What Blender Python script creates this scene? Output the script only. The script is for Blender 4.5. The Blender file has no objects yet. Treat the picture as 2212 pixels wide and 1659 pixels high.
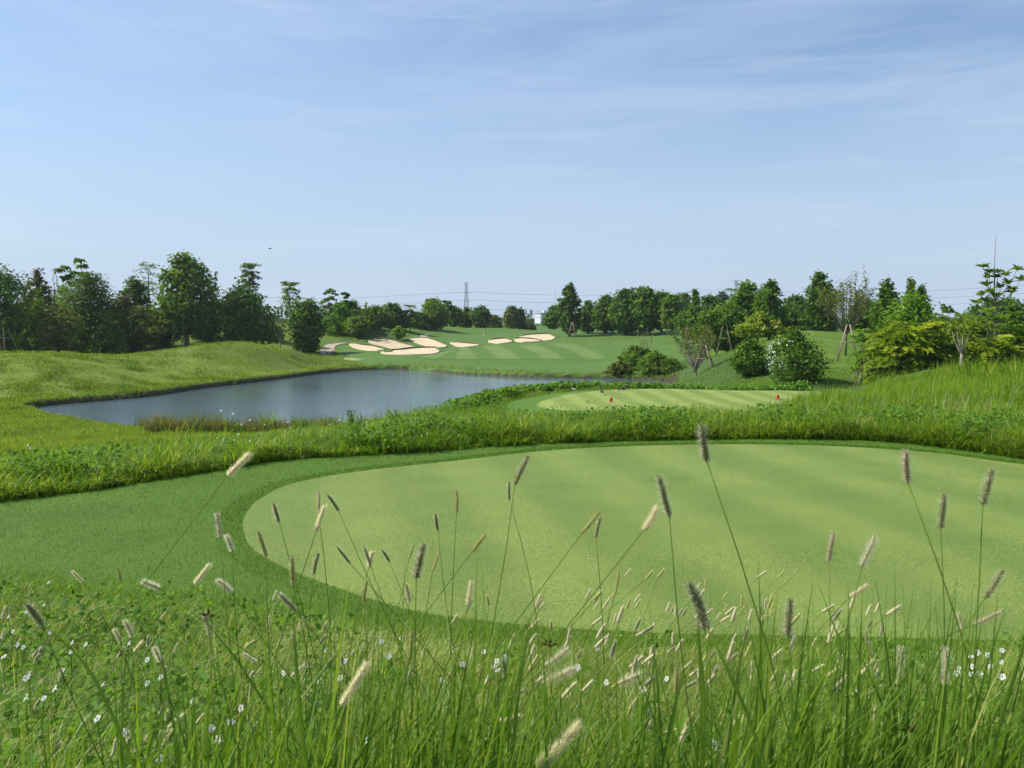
import bpy, math, random
import numpy as np
from mathutils import Vector, Matrix

C = bpy.context.scene.collection
RNG = np.random.default_rng(7)
random.seed(7)
PI = math.pi

# ------------------------------------------------------------------ camera
CAMZ, PITCH, F = 2.2, math.radians(4.27), 1855.6      # F in pixels of a 2212 wide picture
CU, CV = 1106.0, 829.5
cp, sp_ = math.cos(PITCH), math.sin(PITCH)

def ray(u, v):
    u, v = np.broadcast_arrays(np.asarray(u, float), np.asarray(v, float))
    X = (np.asarray(u, float) - CU) / F
    Y = -(np.asarray(v, float) - CV) / F
    return X, cp + Y * sp_, -sp_ + Y * cp          # x, y, z of the view ray

def P(u, v, d):                                    # the point of the ray at depth y = d
    x, y, z = ray(u, v)
    k = d / y
    return np.stack([x * k, y * k, CAMZ + z * k], -1)

def G(u, v, z=0.0):                                # the point of the ray at height z
    x, y, zz = ray(u, v)
    k = (z - CAMZ) / zz
    return np.stack([x * k, y * k, zz * k + CAMZ], -1)

def V_of(y, z):                                    # picture row of a point
    dy, dz = y, z - CAMZ
    f = dy * cp - dz * sp_
    up = dy * sp_ + dz * cp
    return CV - F * up / f

cam = bpy.data.cameras.new('camera')
camo = bpy.data.objects.new('camera', cam); C.objects.link(camo)
camo.location = (0, 0, CAMZ)
camo.rotation_euler = (PI / 2 - PITCH, 0, 0)
cam.sensor_width = 36
cam.lens = 36 * F / 2212
cam.clip_start, cam.clip_end = 0.05, 9000
cam.dof.use_dof = True
cam.dof.focus_distance = 22
cam.dof.aperture_fstop = 12
sc = bpy.context.scene
sc.camera = camo

# ------------------------------------------------------------------ noise and curves
def vnoise(x, y, seed=0):
    xi, yi = np.floor(x).astype(np.int64), np.floor(y).astype(np.int64)
    fx, fy = x - xi, y - yi
    fx, fy = fx * fx * (3 - 2 * fx), fy * fy * (3 - 2 * fy)
    def h(a, b):
        n = (a * 374761393 + b * 668265263 + seed * 1442695041) & 0xffffffff
        n = ((n ^ (n >> 13)) * 1274126177) & 0xffffffff
        return ((n ^ (n >> 16)) & 0xffff) / 65535.0
    return (h(xi, yi) * (1 - fx) + h(xi + 1, yi) * fx) * (1 - fy) + (h(xi, yi + 1) * (1 - fx) + h(xi + 1, yi + 1) * fx) * fy

def fbm(x, y, seed=0, o=4):
    s, a, t = 0, 1.0, 0
    for k in range(o):
        s = s + a * vnoise(x * 2 ** k, y * 2 ** k, seed + k * 17); t += a; a *= .5
    return s / t

def catmull(pts, n=8, closed=False):
    p = np.asarray(pts, float)
    m = len(p)
    out = []
    for i in range(m if closed else m - 1):
        g = lambda k: p[k % m] if closed else p[min(max(k, 0), m - 1)]
        a, b, c, d = g(i - 1), g(i), g(i + 1), g(i + 2)
        for t in np.arange(n) / n:
            out.append(.5 * (2 * b + (c - a) * t + (2 * a - 5 * b + 4 * c - d) * t * t + (3 * b - a - 3 * c + d) * t ** 3))
    if not closed: out.append(p[-1])
    return np.array(out)

def resample(c, n):
    c = np.asarray(c, float)
    s = np.r_[0, np.cumsum(np.linalg.norm(np.diff(c, axis=0), axis=1))]
    t = np.linspace(0, s[-1], n)
    return np.stack([np.interp(t, s, c[:, k]) for k in range(c.shape[1])], -1)

def inside(poly, x, y):
    poly = np.asarray(poly)
    r = np.zeros(np.shape(x), bool)
    n = len(poly)
    for i in range(n):
        x1, y1 = poly[i, 0], poly[i, 1]; x2, y2 = poly[(i + 1) % n, 0], poly[(i + 1) % n, 1]
        if y1 == y2: continue
        c = ((y1 > y) != (y2 > y)) & (x < (x2 - x1) * (y - y1) / (y2 - y1) + x1)
        r ^= c
    return r

def poly_dist(poly, x, y):
    poly = np.asarray(poly)
    best = np.full(np.shape(x), 1e9)
    n = len(poly)
    for i in range(n):
        a = poly[i, :2]; b = poly[(i + 1) % n, :2]
        ab = b - a; L = (ab ** 2).sum() + 1e-12
        t = np.clip(((x - a[0]) * ab[0] + (y - a[1]) * ab[1]) / L, 0, 1)
        d = (x - a[0] - t * ab[0]) ** 2 + (y - a[1] - t * ab[1]) ** 2
        best = np.minimum(best, d)
    return np.sqrt(best)

# ------------------------------------------------------------------ objects
def tag(o, label=None, cat=None, group=None, kind=None):
    if label: o['label'] = label
    if cat: o['category'] = cat
    if group: o['group'] = group
    if kind: o['kind'] = kind
    return o

def empty(name, loc, label, cat, group=None):
    o = bpy.data.objects.new(name, None); C.objects.link(o)
    o.empty_display_size = .1
    o.location = Vector([float(c) for c in loc])
    return tag(o, label, cat, group)

def mesh(name, verts, faces, mat, parent=None, attrs=None, smooth=False, loc=None, mats=None, midx=None):
    """faces: an (n,3) or (n,4) array, or a list of tuples; ONE mesh object"""
    me = bpy.data.meshes.new(name)
    verts = np.asarray(verts, np.float32).reshape(-1, 3)
    if isinstance(faces, np.ndarray):
        nf, k = faces.shape
        me.vertices.add(len(verts)); me.vertices.foreach_set('co', verts.ravel())
        me.loops.add(nf * k); me.loops.foreach_set('vertex_index', faces.astype(np.int32).ravel())
        me.polygons.add(nf)
        me.polygons.foreach_set('loop_start', np.arange(0, nf * k, k, dtype=np.int32))
        me.polygons.foreach_set('loop_total', np.full(nf, k, np.int32))
        me.update(calc_edges=True)
    else:
        me.from_pydata([tuple(map(float, v)) for v in verts], [], [tuple(map(int, f)) for f in faces])
        me.update()
    for nme, arr in (attrs or {}).items():
        arr = np.asarray(arr, np.float32)
        if arr.ndim == 1:
            a = me.attributes.new(nme, 'FLOAT', 'POINT'); a.data.foreach_set('value', arr)
        else:
            a = me.attributes.new(nme, 'FLOAT_COLOR', 'POINT')
            if arr.shape[1] == 3: arr = np.c_[arr, np.ones(len(arr), np.float32)]
            a.data.foreach_set('color', arr.astype(np.float32).ravel())
    for m in (mats or [mat]): me.materials.append(m)
    if midx is not None: me.polygons.foreach_set('material_index', np.asarray(midx, np.int32))
    if smooth: me.polygons.foreach_set('use_smooth', np.ones(len(me.polygons), bool))
    o = bpy.data.objects.new(name, me); C.objects.link(o)
    if parent is not None: o.parent = parent
    if loc is not None: o.location = loc
    return o

class MB:                                          # collects pieces into one mesh
    def __init__(s): s.v, s.f, s.n, s.mi = [], [], 0, []
    def add(s, v, f, mi=0):
        v = np.asarray(v, float).reshape(-1, 3)
        s.v.append(v); s.f += [tuple(int(i) + s.n for i in q) for q in f]; s.n += len(v); s.mi += [mi] * len(f)
    def tube(s, pts, rad, n=6, mi=0, cap=True):
        pts = np.asarray(pts, float); m = len(pts)
        rad = np.broadcast_to(rad, (m,))
        tg = np.gradient(pts, axis=0); tg /= np.linalg.norm(tg, axis=1)[:, None] + 1e-9
        ref = np.array([0, 0, 1.0]) if abs(tg[0][2]) < .8 else np.array([1.0, 0, 0])
        vs = []
        for p, t, r in zip(pts, tg, rad):
            a = np.cross(t, ref); a /= np.linalg.norm(a) + 1e-9; b = np.cross(t, a)
            for k in range(n):
                q = 2 * PI * k / n
                vs.append(p + r * (math.cos(q) * a + math.sin(q) * b))
        fs = [(i * n + k, i * n + (k + 1) % n, (i + 1) * n + (k + 1) % n, (i + 1) * n + k) for i in range(m - 1) for k in range(n)]
        if cap: fs += [tuple(range(n))[::-1], tuple((m - 1) * n + k for k in range(n))]
        s.add(vs, fs, mi)
    def box(s, c, size, mi=0, rot=None, taper=1.0):
        c = np.asarray(c, float); h = np.asarray(size, float) / 2
        v = np.array([[x, y, z] for z in (-1, 1) for y in (-1, 1) for x in (-1, 1)], float)
        v[4:, :2] *= taper
        v = v * h
        if rot is not None: v = v @ np.array(rot).T
        s.add(v + c, [(0, 2, 3, 1), (4, 5, 7, 6), (0, 1, 5, 4), (2, 6, 7, 3), (0, 4, 6, 2), (1, 3, 7, 5)], mi)
    def lathe(s, prof, n=12, c=(0, 0, 0), mi=0):
        c = np.asarray(c, float)
        vs = [c + (r * math.cos(2 * PI * k / n), r * math.sin(2 * PI * k / n), z) for r, z in prof for k in range(n)]
        m = len(prof)
        fs = [(i * n + k, i * n + (k + 1) % n, (i + 1) * n + (k + 1) % n, (i + 1) * n + k) for i in range(m - 1) for k in range(n)]
        fs += [tuple(range(n))[::-1], tuple((m - 1) * n + k for k in range(n))]
        s.add(vs, fs, mi)
    def build(s, name, mat, parent=None, smooth=False, mats=None, loc=None):
        return mesh(name, np.concatenate(s.v), s.f, mat, parent, smooth=smooth, mats=mats, midx=s.mi if mats else None, loc=loc)

# ------------------------------------------------------------------ materials
def new_mat(name):
    m = bpy.data.materials.new(name); m.use_nodes = True
    nt = m.node_tree; nt.nodes.clear()
    out = nt.nodes.new('ShaderNodeOutputMaterial')
    return m, nt, out

def node(nt, t, **kw):
    n = nt.nodes.new(t)
    for k, v in kw.items():
        if k in n.inputs: n.inputs[k].default_value = v
        else: setattr(n, k, v)
    return n

def ramp(nt, stops):
    r = nt.nodes.new('ShaderNodeValToRGB')
    e = r.color_ramp.elements
    while len(e) > 1: e.remove(e[-1])
    e[0].position = stops[0][0]; e[0].color = (*stops[0][1], 1)
    for p, c in stops[1:]:
        q = e.new(p); q.color = (*c, 1)
    return r

def leaf_mat(name, stops, trans=.35, rough=.65, spec=.06, tint=(1.25, 1.2, .55)):
    m, nt, out = new_mat(name)
    at = node(nt, 'ShaderNodeAttribute', attribute_name='rnd')
    r = ramp(nt, stops)
    nt.links.new(at.outputs['Fac'], r.inputs[0])
    p = node(nt, 'ShaderNodeBsdfPrincipled')
    p.inputs['Roughness'].default_value = rough
    p.inputs['Specular IOR Level'].default_value = spec
    tr = node(nt, 'ShaderNodeBsdfTranslucent')
    mul = node(nt, 'ShaderNodeMix', data_type='RGBA', blend_type='MULTIPLY')
    mul.inputs[0].default_value = 1
    mul.inputs[7].default_value = (*tint, 1)
    nt.links.new(r.outputs[0], p.inputs['Base Color'])
    nt.links.new(r.outputs[0], mul.inputs[6])
    nt.links.new(mul.outputs[2], tr.inputs['Color'])
    mx = node(nt, 'ShaderNodeMixShader'); mx.inputs[0].default_value = trans
    nt.links.new(p.outputs[0], mx.inputs[1]); nt.links.new(tr.outputs[0], mx.inputs[2])
    nt.links.new(mx.outputs[0], out.inputs[0])
    return m

def surf_mat(name, stops, scale=20, detail=6, bump=.3, bscale=None, bdist=.02, rough=.8, spec=.2, attr=None, scale2=None, amt2=.3):
    """a matt surface: noise through a ramp, optional second coarse noise, bump"""
    m, nt, out = new_mat(name)
    geo = node(nt, 'ShaderNodeNewGeometry')
    nz = node(nt, 'ShaderNodeTexNoise'); nz.inputs['Scale'].default_value = scale; nz.inputs['Detail'].default_value = detail
    nz.inputs['Roughness'].default_value = .65
    nt.links.new(geo.outputs['Position'], nz.inputs['Vector'])
    r = ramp(nt, stops)
    fac = nz.outputs['Fac']
    if scale2:
        n2 = node(nt, 'ShaderNodeTexNoise'); n2.inputs['Scale'].default_value = scale2; n2.inputs['Detail'].default_value = 4
        nt.links.new(geo.outputs['Position'], n2.inputs['Vector'])
        mm = node(nt, 'ShaderNodeMix', data_type='FLOAT'); mm.inputs[0].default_value = amt2
        nt.links.new(fac, mm.inputs[2]); nt.links.new(n2.outputs['Fac'], mm.inputs[3])
        fac = mm.outputs[0]
    nt.links.new(fac, r.inputs[0])
    col = r.outputs[0]
    if attr:
        at = node(nt, 'ShaderNodeAttribute', attribute_name=attr)
        mu = node(nt, 'ShaderNodeMix', data_type='RGBA', blend_type='MULTIPLY'); mu.inputs[0].default_value = 1
        nt.links.new(col, mu.inputs[6]); nt.links.new(at.outputs['Color'], mu.inputs[7])
        col = mu.outputs[2]
    p = node(nt, 'ShaderNodeBsdfPrincipled')
    p.inputs['Roughness'].default_value = rough
    p.inputs['Specular IOR Level'].default_value = spec
    nt.links.new(col, p.inputs['Base Color'])
    if bump:
        nb = node(nt, 'ShaderNodeTexNoise'); nb.inputs['Scale'].default_value = bscale or scale; nb.inputs['Detail'].default_value = 5
        nt.links.new(geo.outputs['Position'], nb.inputs['Vector'])
        b = node(nt, 'ShaderNodeBump'); b.inputs['Strength'].default_value = bump; b.inputs['Distance'].default_value = bdist
        nt.links.new(nb.outputs['Fac'], b.inputs['Height'])
        nt.links.new(b.outputs[0], p.inputs['Normal'])
    nt.links.new(p.outputs[0], out.inputs[0])
    return m

def plain(name, col, rough=.6, spec=.3, metal=0):
    m = surf_mat(name, [(.3, tuple(c * .8 for c in col)), (.7, tuple(min(1, c * 1.15) for c in col))], scale=9, bump=.1, rough=rough, spec=spec)
    return m

# ------------------------------------------------------------------ terrain
WATER = -3.0
def w2t(x, y): return x / (y + 6.0), np.log(y + 6.0)

ctl = []
def c3(x, y, z): ctl.append((x, y, z))
def cp3(u, v, d): ctl.append(tuple(P(u, v, d)))

for x in (-5, -2.5, 0, 2.5, 5):
    c3(x, -3, .8); c3(x, 0, .8); c3(x, 1.6, .76)
    c3(x * 1.2, 3, .52); c3(x * 1.3, 4.1, .22)
for x in (-9, -4, 0, 4, 9):
    c3(x, 5.4, .02)
for x in (-9, -5, -2, 1, 4, 8, 12):
    c3(x, 8, 0); c3(x, 11, 0)
for x in (-4, -1, 2, 6, 10): c3(x, 13.5, 0)
for x in (-1.5, 2, 6, 10): c3(x, 16.2, 0)
c3(16, 16, .05); c3(16, 10, .1); c3(-14, 6, .2); c3(-14, 10, -.1); c3(14, 5, .2)
# behind the first rough band: down to the pond on the left, the second tee on the right
c3(-9, 12.5, -.35); c3(-6, 14.5, -.35); c3(-3, 17, -.35); c3(1, 18.5, -.25); c3(5, 19, -.2); c3(9, 18.5, -.05); c3(13, 18, .1)
c3(-13, 18, -1.1); c3(-8, 20, -1.1); c3(-3, 22, -.85); c3(1, 23, -.75); c3(5, 24, -.8); c3(10, 23, -.4); c3(15, 23, .0); c3(20, 22, .2)
c3(-22, 26, -1.9); c3(-14, 28, -1.9); c3(-8, 29, -1.9); c3(-3, 29, -1.5); c3(1, 29, -1.15)
c3(-30, 36, -2.3); c3(-22, 36, -2.75); c3(-16, 36, -2.8); c3(-10, 36, -2.6); c3(-5, 37, -2.2); c3(-1, 37, -1.35)
for x, y in ((3, 29.5), (8, 29.5), (12, 31), (2.5, 34), (7, 34), (11, 34), (3, 38.5), (7, 39.3), (12, 38.5)): c3(x, y, -1.0)
c3(15, 29, -.6); c3(19, 29, -.05); c3(24, 29, .2); c3(16, 36, -.95); c3(22, 36, -.3); c3(30, 36, .2)
for x, y, z in ((2, 43, -2.0), (8, 43.5, -1.9), (14, 43.5, -1.7), (-3, 41, -2.3), (20, 43, -1.2)): c3(x, y, z)
# pond floor
for x, y in ((-24, 48), (-16, 48), (-8, 50), (0, 54), (8, 58), (-20, 58), (-12, 64), (-4, 68), (4, 68), (12, 66), (-8, 76), (-14, 76)): c3(x, y, -4.3)
# left mound
for u, v, d in ((-150, 768, 63), (0, 769, 65), (100, 767, 67), (250, 778, 72), (320, 774, 76), (400, 764, 79), (480, 750, 83), (560, 747, 87), (640, 759, 92), (720, 780, 96),
                (0, 830, 56), (200, 825, 60), (400, 800, 74), (560, 778, 83), (660, 784, 90), (100, 800, 61), (300, 805, 68)):
    cp3(u, v, d)
# dip behind the mound, tree berm
for u, v, d in ((-100, 768, 76), (-100, 762, 88), (20, 766, 76), (20, 760, 88), (125, 766, 76), (125, 758, 88), (230, 768, 82), (200, 752, 97), (300, 768, 87), (300, 745, 102), (400, 762, 93), (400, 738, 105), (380, 717, 113), (480, 756, 95), (480, 748, 103), (560, 760, 98), (520, 745, 106), (600, 755, 105), (665, 755, 107), (700, 758, 108),
                (749, 741, 117), (765, 731, 122), (830, 720, 130), (860, 704, 146), (760, 715, 132), (700, 728, 119), (620, 727, 117), (500, 707, 117),
                (300, 706, 117), (100, 702, 117), (-150, 705, 117), (930, 702, 168), (800, 700, 160), (650, 700, 150)):
    cp3(u, v, d)
# far bank, fairway hillside
for u in (800, 900, 1000, 1100, 1200, 1300):
    cp3(u, 780 + (u > 1050) * 4, 93); cp3(u, 765, 101); cp3(u, 750, 113); cp3(u, 736, 128)
for u, v, d in ((910, 724, 142), (1000, 722, 147), (1090, 722, 147), (1180, 725, 143), (1000, 713, 172), (1045, 724, 152), (1100, 709, 168), (1060, 718, 178), (1150, 716, 170), (1200, 711, 172),
                (1240, 728, 138), (1330, 722, 140), (1400, 727, 132), (1450, 726, 128), (1400, 745, 112), (1420, 775, 90), (1390, 800, 79), (1450, 808, 77)):
    cp3(u, v, d)
# right side
for u, v, d in ((1500, 815, 62), (1500, 790, 69), (1523, 803, 63), (1640, 830, 49), (1600, 765, 85), (1566, 768, 80), (1724, 716, 76), (1660, 745, 72), (1800, 724, 74), (1690, 730, 70),
                (1850, 800, 50), (1860, 760, 60), (1780, 780, 56), (1720, 832, 45), (2000, 800, 40), (2212, 785, 45), (2212, 760, 60), (2000, 765, 62), (2400, 770, 50), (1724, 722, 100), (1500, 730, 120), (2100, 720, 100), (2400, 720, 100)):
    cp3(u, v, d)
for t in (-1.6, -1.1, -.75, -.35, 0, .35, .75, 1.1, 1.6):
    for y, z in ((260, 1.0), (500, 1.0), (1200, .8)): c3(t * (y + 6), y, z)
for y, zl, zr in ((20, -1, .3), (40, -2, .4), (65, -.2, .8), (110, 1.3, 1.2)):
    for t in (1.0, 1.6): c3(-t * (y + 6), y, zl); c3(t * (y + 6), y, zr)

ctl = np.array(ctl)
ct, cs = w2t(ctl[:, 0], ctl[:, 1])
K = np.stack([ct, cs], -1)
def tps_phi(r2): return np.where(r2 > 1e-12, .5 * r2 * np.log(np.maximum(r2, 1e-12)), 0)
n = len(K)
A = np.zeros((n + 3, n + 3))
A[:n, :n] = tps_phi(((K[:, None] - K[None]) ** 2).sum(-1)) + np.eye(n) * 2e-5
A[:n, n] = 1; A[:n, n + 1:] = K; A[n, :n] = 1; A[n + 1:, :n] = K.T
W = np.linalg.solve(A, np.r_[ctl[:, 2], 0, 0, 0])
def tps(t, s):
    out = np.empty(t.shape); tf, sf, of = t.ravel(), s.ravel(), out.ravel()
    for i in range(0, len(tf), 40000):
        a, b = tf[i:i + 40000], sf[i:i + 40000]
        r2 = (a[:, None] - K[None, :, 0]) ** 2 + (b[:, None] - K[None, :, 1]) ** 2
        of[i:i + 40000] = tps_phi(r2) @ W[:n] + W[n] + W[n + 1] * a + W[n + 2] * b
    return of.reshape(t.shape)

ys = np.r_[np.linspace(math.log(2.5), math.log(20), 90, endpoint=False), np.linspace(math.log(20), math.log(206), 400, endpoint=False), np.linspace(math.log(206), math.log(900), 40)]
ts = np.r_[np.linspace(-1.6, -.75, 36, endpoint=False), np.linspace(-.75, .75, 540, endpoint=False), np.linspace(.75, 1.6, 37)]
TT, SS = np.meshgrid(ts, ys)
YY = np.exp(SS) - 6; XX = TT * (YY + 6)
ZZ = tps(TT, SS)

# the pond's outline at the waterline
shore = [(60, 884), (130, 874), (200, 868), (330, 856), (450, 838), (600, 820), (700, 807), (760, 801), (830, 798), (900, 799.5), (950, 804), (1000, 808.5), (1150, 815), (1320, 818.5), (1400, 821), (1450, 827)]
pond_far = G(*np.array(shore, float).T, z=WATER)[:, :2]
pond_near = np.array([(11.8, 62), (10.8, 54), (8, 47.5), (4, 46), (-1, 45), (-4.5, 43.5), (-8, 40), (-12, 38.2), (-16, 38.6), (-19, 40.4), (-22.5, 43.2), (-26, 46.8)])
pond_poly = catmull(np.r_[pond_far, pond_near], 6, True)
near_p = (np.abs(XX) < 60) & (YY > 25) & (YY < 110)
pd = np.full(XX.shape, 50.0)
pd[near_p] = poly_dist(pond_poly, XX[near_p], YY[near_p])
pin = np.zeros(XX.shape, bool); pin[near_p] = inside(pond_poly, XX[near_p], YY[near_p])
ZZ = np.where(pin, np.minimum(ZZ, WATER - np.minimum(.2 + pd * .25, 1.3)), np.maximum(ZZ, WATER + np.minimum(.36, pd * 1.4) * (YY > 20)))
# small unevenness of the rough hills
amp = np.clip((YY - 20) / 20, 0, 1) * np.clip((500 - YY) / 300, 0, 1)
ZZ = np.where(pin, ZZ, ZZ + amp * .12 * (fbm(XX / 5, YY / 5, 3) - .5) * np.clip(pd / 3, 0, 1))

def tz(x, y):
    x, y = np.asarray(x, float), np.asarray(y, float)
    t, s = w2t(x, y)
    fi = np.interp(t, ts, np.arange(len(ts))); fj = np.interp(s, ys, np.arange(len(ys)))
    i = np.clip(fi.astype(int), 0, len(ts) - 2); j = np.clip(fj.astype(int), 0, len(ys) - 2)
    a, b = fi - i, fj - j
    return (ZZ[j, i] * (1 - a) + ZZ[j, i + 1] * a) * (1 - b) + (ZZ[j + 1, i] * (1 - a) + ZZ[j + 1, i + 1] * a) * b

def GT(u, v, dmin=4.0, dmax=400.0):                # where the ray meets the terrain
    u, v = np.atleast_1d(np.asarray(u, float)), np.atleast_1d(np.asarray(v, float))
    ds = np.exp(np.linspace(math.log(dmin), math.log(dmax), 900))
    out = []
    for a, b in zip(u, v):
        p = P(a, b, ds)
        below = p[:, 2] < tz(p[:, 0], p[:, 1])
        k = int(np.argmax(below)) if below.any() else len(ds) - 1
        if k > 0:
            h1 = p[k - 1, 2] - tz(p[k - 1, 0], p[k - 1, 1]); h2 = p[k, 2] - tz(p[k, 0], p[k, 1])
            f = h1 / (h1 - h2 + 1e-12)
            q = p[k - 1] * (1 - f) + p[k] * f
        else: q = p[0]
        out.append(q)
    return np.array(out)

# ---- the edges of the mown ground round the first tee
tee_uv = [(525, 1145), (533, 1115), (565, 1083), (640, 1050), (800, 1021), (1000, 996), (1250, 975), (1500, 965), (1750, 966), (2000, 979), (2212, 1005)]
tee_lo = [(2212, 1391), (2000, 1390), (1600, 1383), (1300, 1367), (1000, 1337), (850, 1308), (700, 1260), (600, 1221), (543, 1185)]
t1 = G(*np.array(tee_uv, float).T)[:, :2]; t2 = G(*np.array(tee_lo, float).T)[:, :2]
tee_poly = catmull(np.r_[t1, [(9.6, 11.4), (10.6, 9.2), (9.8, 7.0), (7.0, 5.9)], t2], 8, True)
fr_uv = [(-400, 1180), (-150, 1115), (0, 1084), (150, 1064), (300, 1041), (450, 1021), (600, 1001), (800, 986), (1000, 975), (1250, 961), (1500, 951), (1750, 950), (1950, 958), (2212, 992), (2500, 1050)]
fringe_out = catmull(G(*np.array(fr_uv, float).T)[:, :2], 8)
nr_uv = [(-500, 1235), (0, 1262), (300, 1295), (600, 1335), (800, 1372), (1000, 1400), (1300, 1420), (1700, 1432), (2212, 1434), (2700, 1440)]
fringe_in = catmull(G(*np.array(nr_uv, float).T, z=.05)[:, :2], 8)
fringe_poly = np.r_[fringe_out, fringe_in[::-1]]

# ---- colour of the ground (linear), by place
def mixc(a, b, w): return a * (1 - w[..., None]) + b * w[..., None]
A_ = lambda *c: np.array(c, float)
col = np.broadcast_to(A_(.055, .105, .022), XX.shape + (3,)).copy()
meadow = np.clip((YY - 18) / 8, 0, 1) * np.clip((100 - YY) / 20, 0, 1) * np.clip((6 - XX) / 6, 0, 1)
col = mixc(col, A_(.15, .215, .022), meadow)
pu = np.asarray(CU + F * XX / np.maximum((YY * cp - (ZZ - CAMZ) * sp_), .1)); pv = V_of(np.maximum(YY, .2), ZZ)
berm = np.clip((YY - 74) / 8, 0, 1) * (pu < 735) * (XX > -300)
col = mixc(col, A_(.10, .155, .018), berm)
mown = np.clip((YY - 84) / 4, 0, 1) * np.clip((pu - 729 - (pv - 761) * 2.2) / 12, 0, 1) * np.clip((1560 - pu) / 60, 0, 1) * np.clip((260 - YY) / 60, 0, 1) * (pv > 705) * ((pu > 860) | (pv > 737))
col = mixc(col, A_(.08, .155, .022), mown)
hill = (YY > 44) * np.clip((XX - 16) / 5, 0, 1) * np.clip((pu - 1430) / 60, 0, 1) * np.clip((110 - YY) / 20, 0, 1)
col = mixc(col, A_(.11, .185, .02), hill)
nz_ = fbm(XX / 1.6, YY / 1.6, 11)
nz2 = fbm(XX / 9, YY / 9, 5)
col = col * (.78 + .44 * nz_[..., None]) * (.85 + .3 * nz2[..., None])
soil = np.clip(1 - (pd - .25) / .25, 0, 1) * (YY > 25) + pin
col = mixc(col, A_(.045, .036, .018), np.clip(soil, 0, 1) * np.where(pin, 1, .9))
near_soil = np.clip((5.6 - YY) / 1.2, 0, 1)
col = mixc(col, A_(.05, .06, .02), near_soil)

nr, nc = XX.shape
idx = np.arange(nr * nc).reshape(nr, nc)
gf = np.stack([idx[:-1, :-1], idx[:-1, 1:], idx[1:, 1:], idx[1:, :-1]], -1).reshape(-1, 4)
m_ground = surf_mat('ground_turf', [(.25, (.62, .62, .6)), (.5, (1, 1, 1)), (.78, (1.35, 1.3, 1.2))], scale=3.5, detail=8, bump=.6, bscale=5, bdist=.12, attr='gcol')
tag(mesh('ground', np.stack([XX, YY, ZZ], -1).reshape(-1, 3), gf, m_ground, attrs={'gcol': col.reshape(-1, 3)}, smooth=True), kind='structure')

# ------------------------------------------------------------------ sheets on the ground
def drape_ring(poly, name, mat, lift, rings=24, attrs=None, dome=0):
    poly = np.asarray(poly); c = poly.mean(0); m = len(poly)
    rs = np.r_[1, .9995, np.linspace(.998, .02, rings - 2)]
    pts = np.concatenate([c + (poly - c) * r for r in rs])
    z = tz(pts[:, 0], pts[:, 1]) + lift
    z[:m] -= lift + .03
    pts[-m:] = c; rs = np.r_[1, rs[:-1]]
    i = np.arange((rings - 1) * m).reshape(rings - 1, m)
    f = np.stack([i, np.roll(i, -1, 1), np.roll(i, -1, 1) + m, i + m], -1).reshape(-1, 4)
    return mesh(name, np.c_[pts, z], f, mat, smooth=True)

def drape_loft(a, b, name, mat, lift, rows=24, n=80, parent=None, attrs=True, pit=0, skirt=.05):
    """a sheet between two world polylines (x, y)"""
    a, b = resample(a, n), resample(b, n)
    w = np.linspace(0, 1, rows - 4); w = np.r_[0, .001, .004, w[1:-1], .996, .999, 1][:, None, None]
    p = a[None] * (1 - w) + b[None] * w
    x, y = p[..., 0], p[..., 1]
    z = tz(x, y) + lift
    if skirt: z[0] -= lift + skirt; z[-1] -= lift + skirt; z[:, 0] -= lift + skirt; z[:, -1] -= lift + skirt
    if pit:
        k = (np.sin(np.linspace(0, PI, rows)) ** .7)[:, None] * (np.sin(np.linspace(0, PI, n)) ** .5)[None]
        z = z - pit * k
    i = np.arange(rows * n).reshape(rows, n)
    f = np.stack([i[:-1, :-1], i[1:, :-1], i[1:, 1:], i[:-1, 1:]], -1).reshape(-1, 4)
    px = np.broadcast_to(np.linspace(0, 1, n)[None], (rows, n)); py = np.broadcast_to(np.linspace(0, 1, rows)[:, None], (rows, n))
    return mesh(name, np.stack([x, y, z], -1).reshape(-1, 3), f, mat, parent, attrs={'px': px.ravel(), 'py': py.ravel()} if attrs else None, smooth=True)

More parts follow.
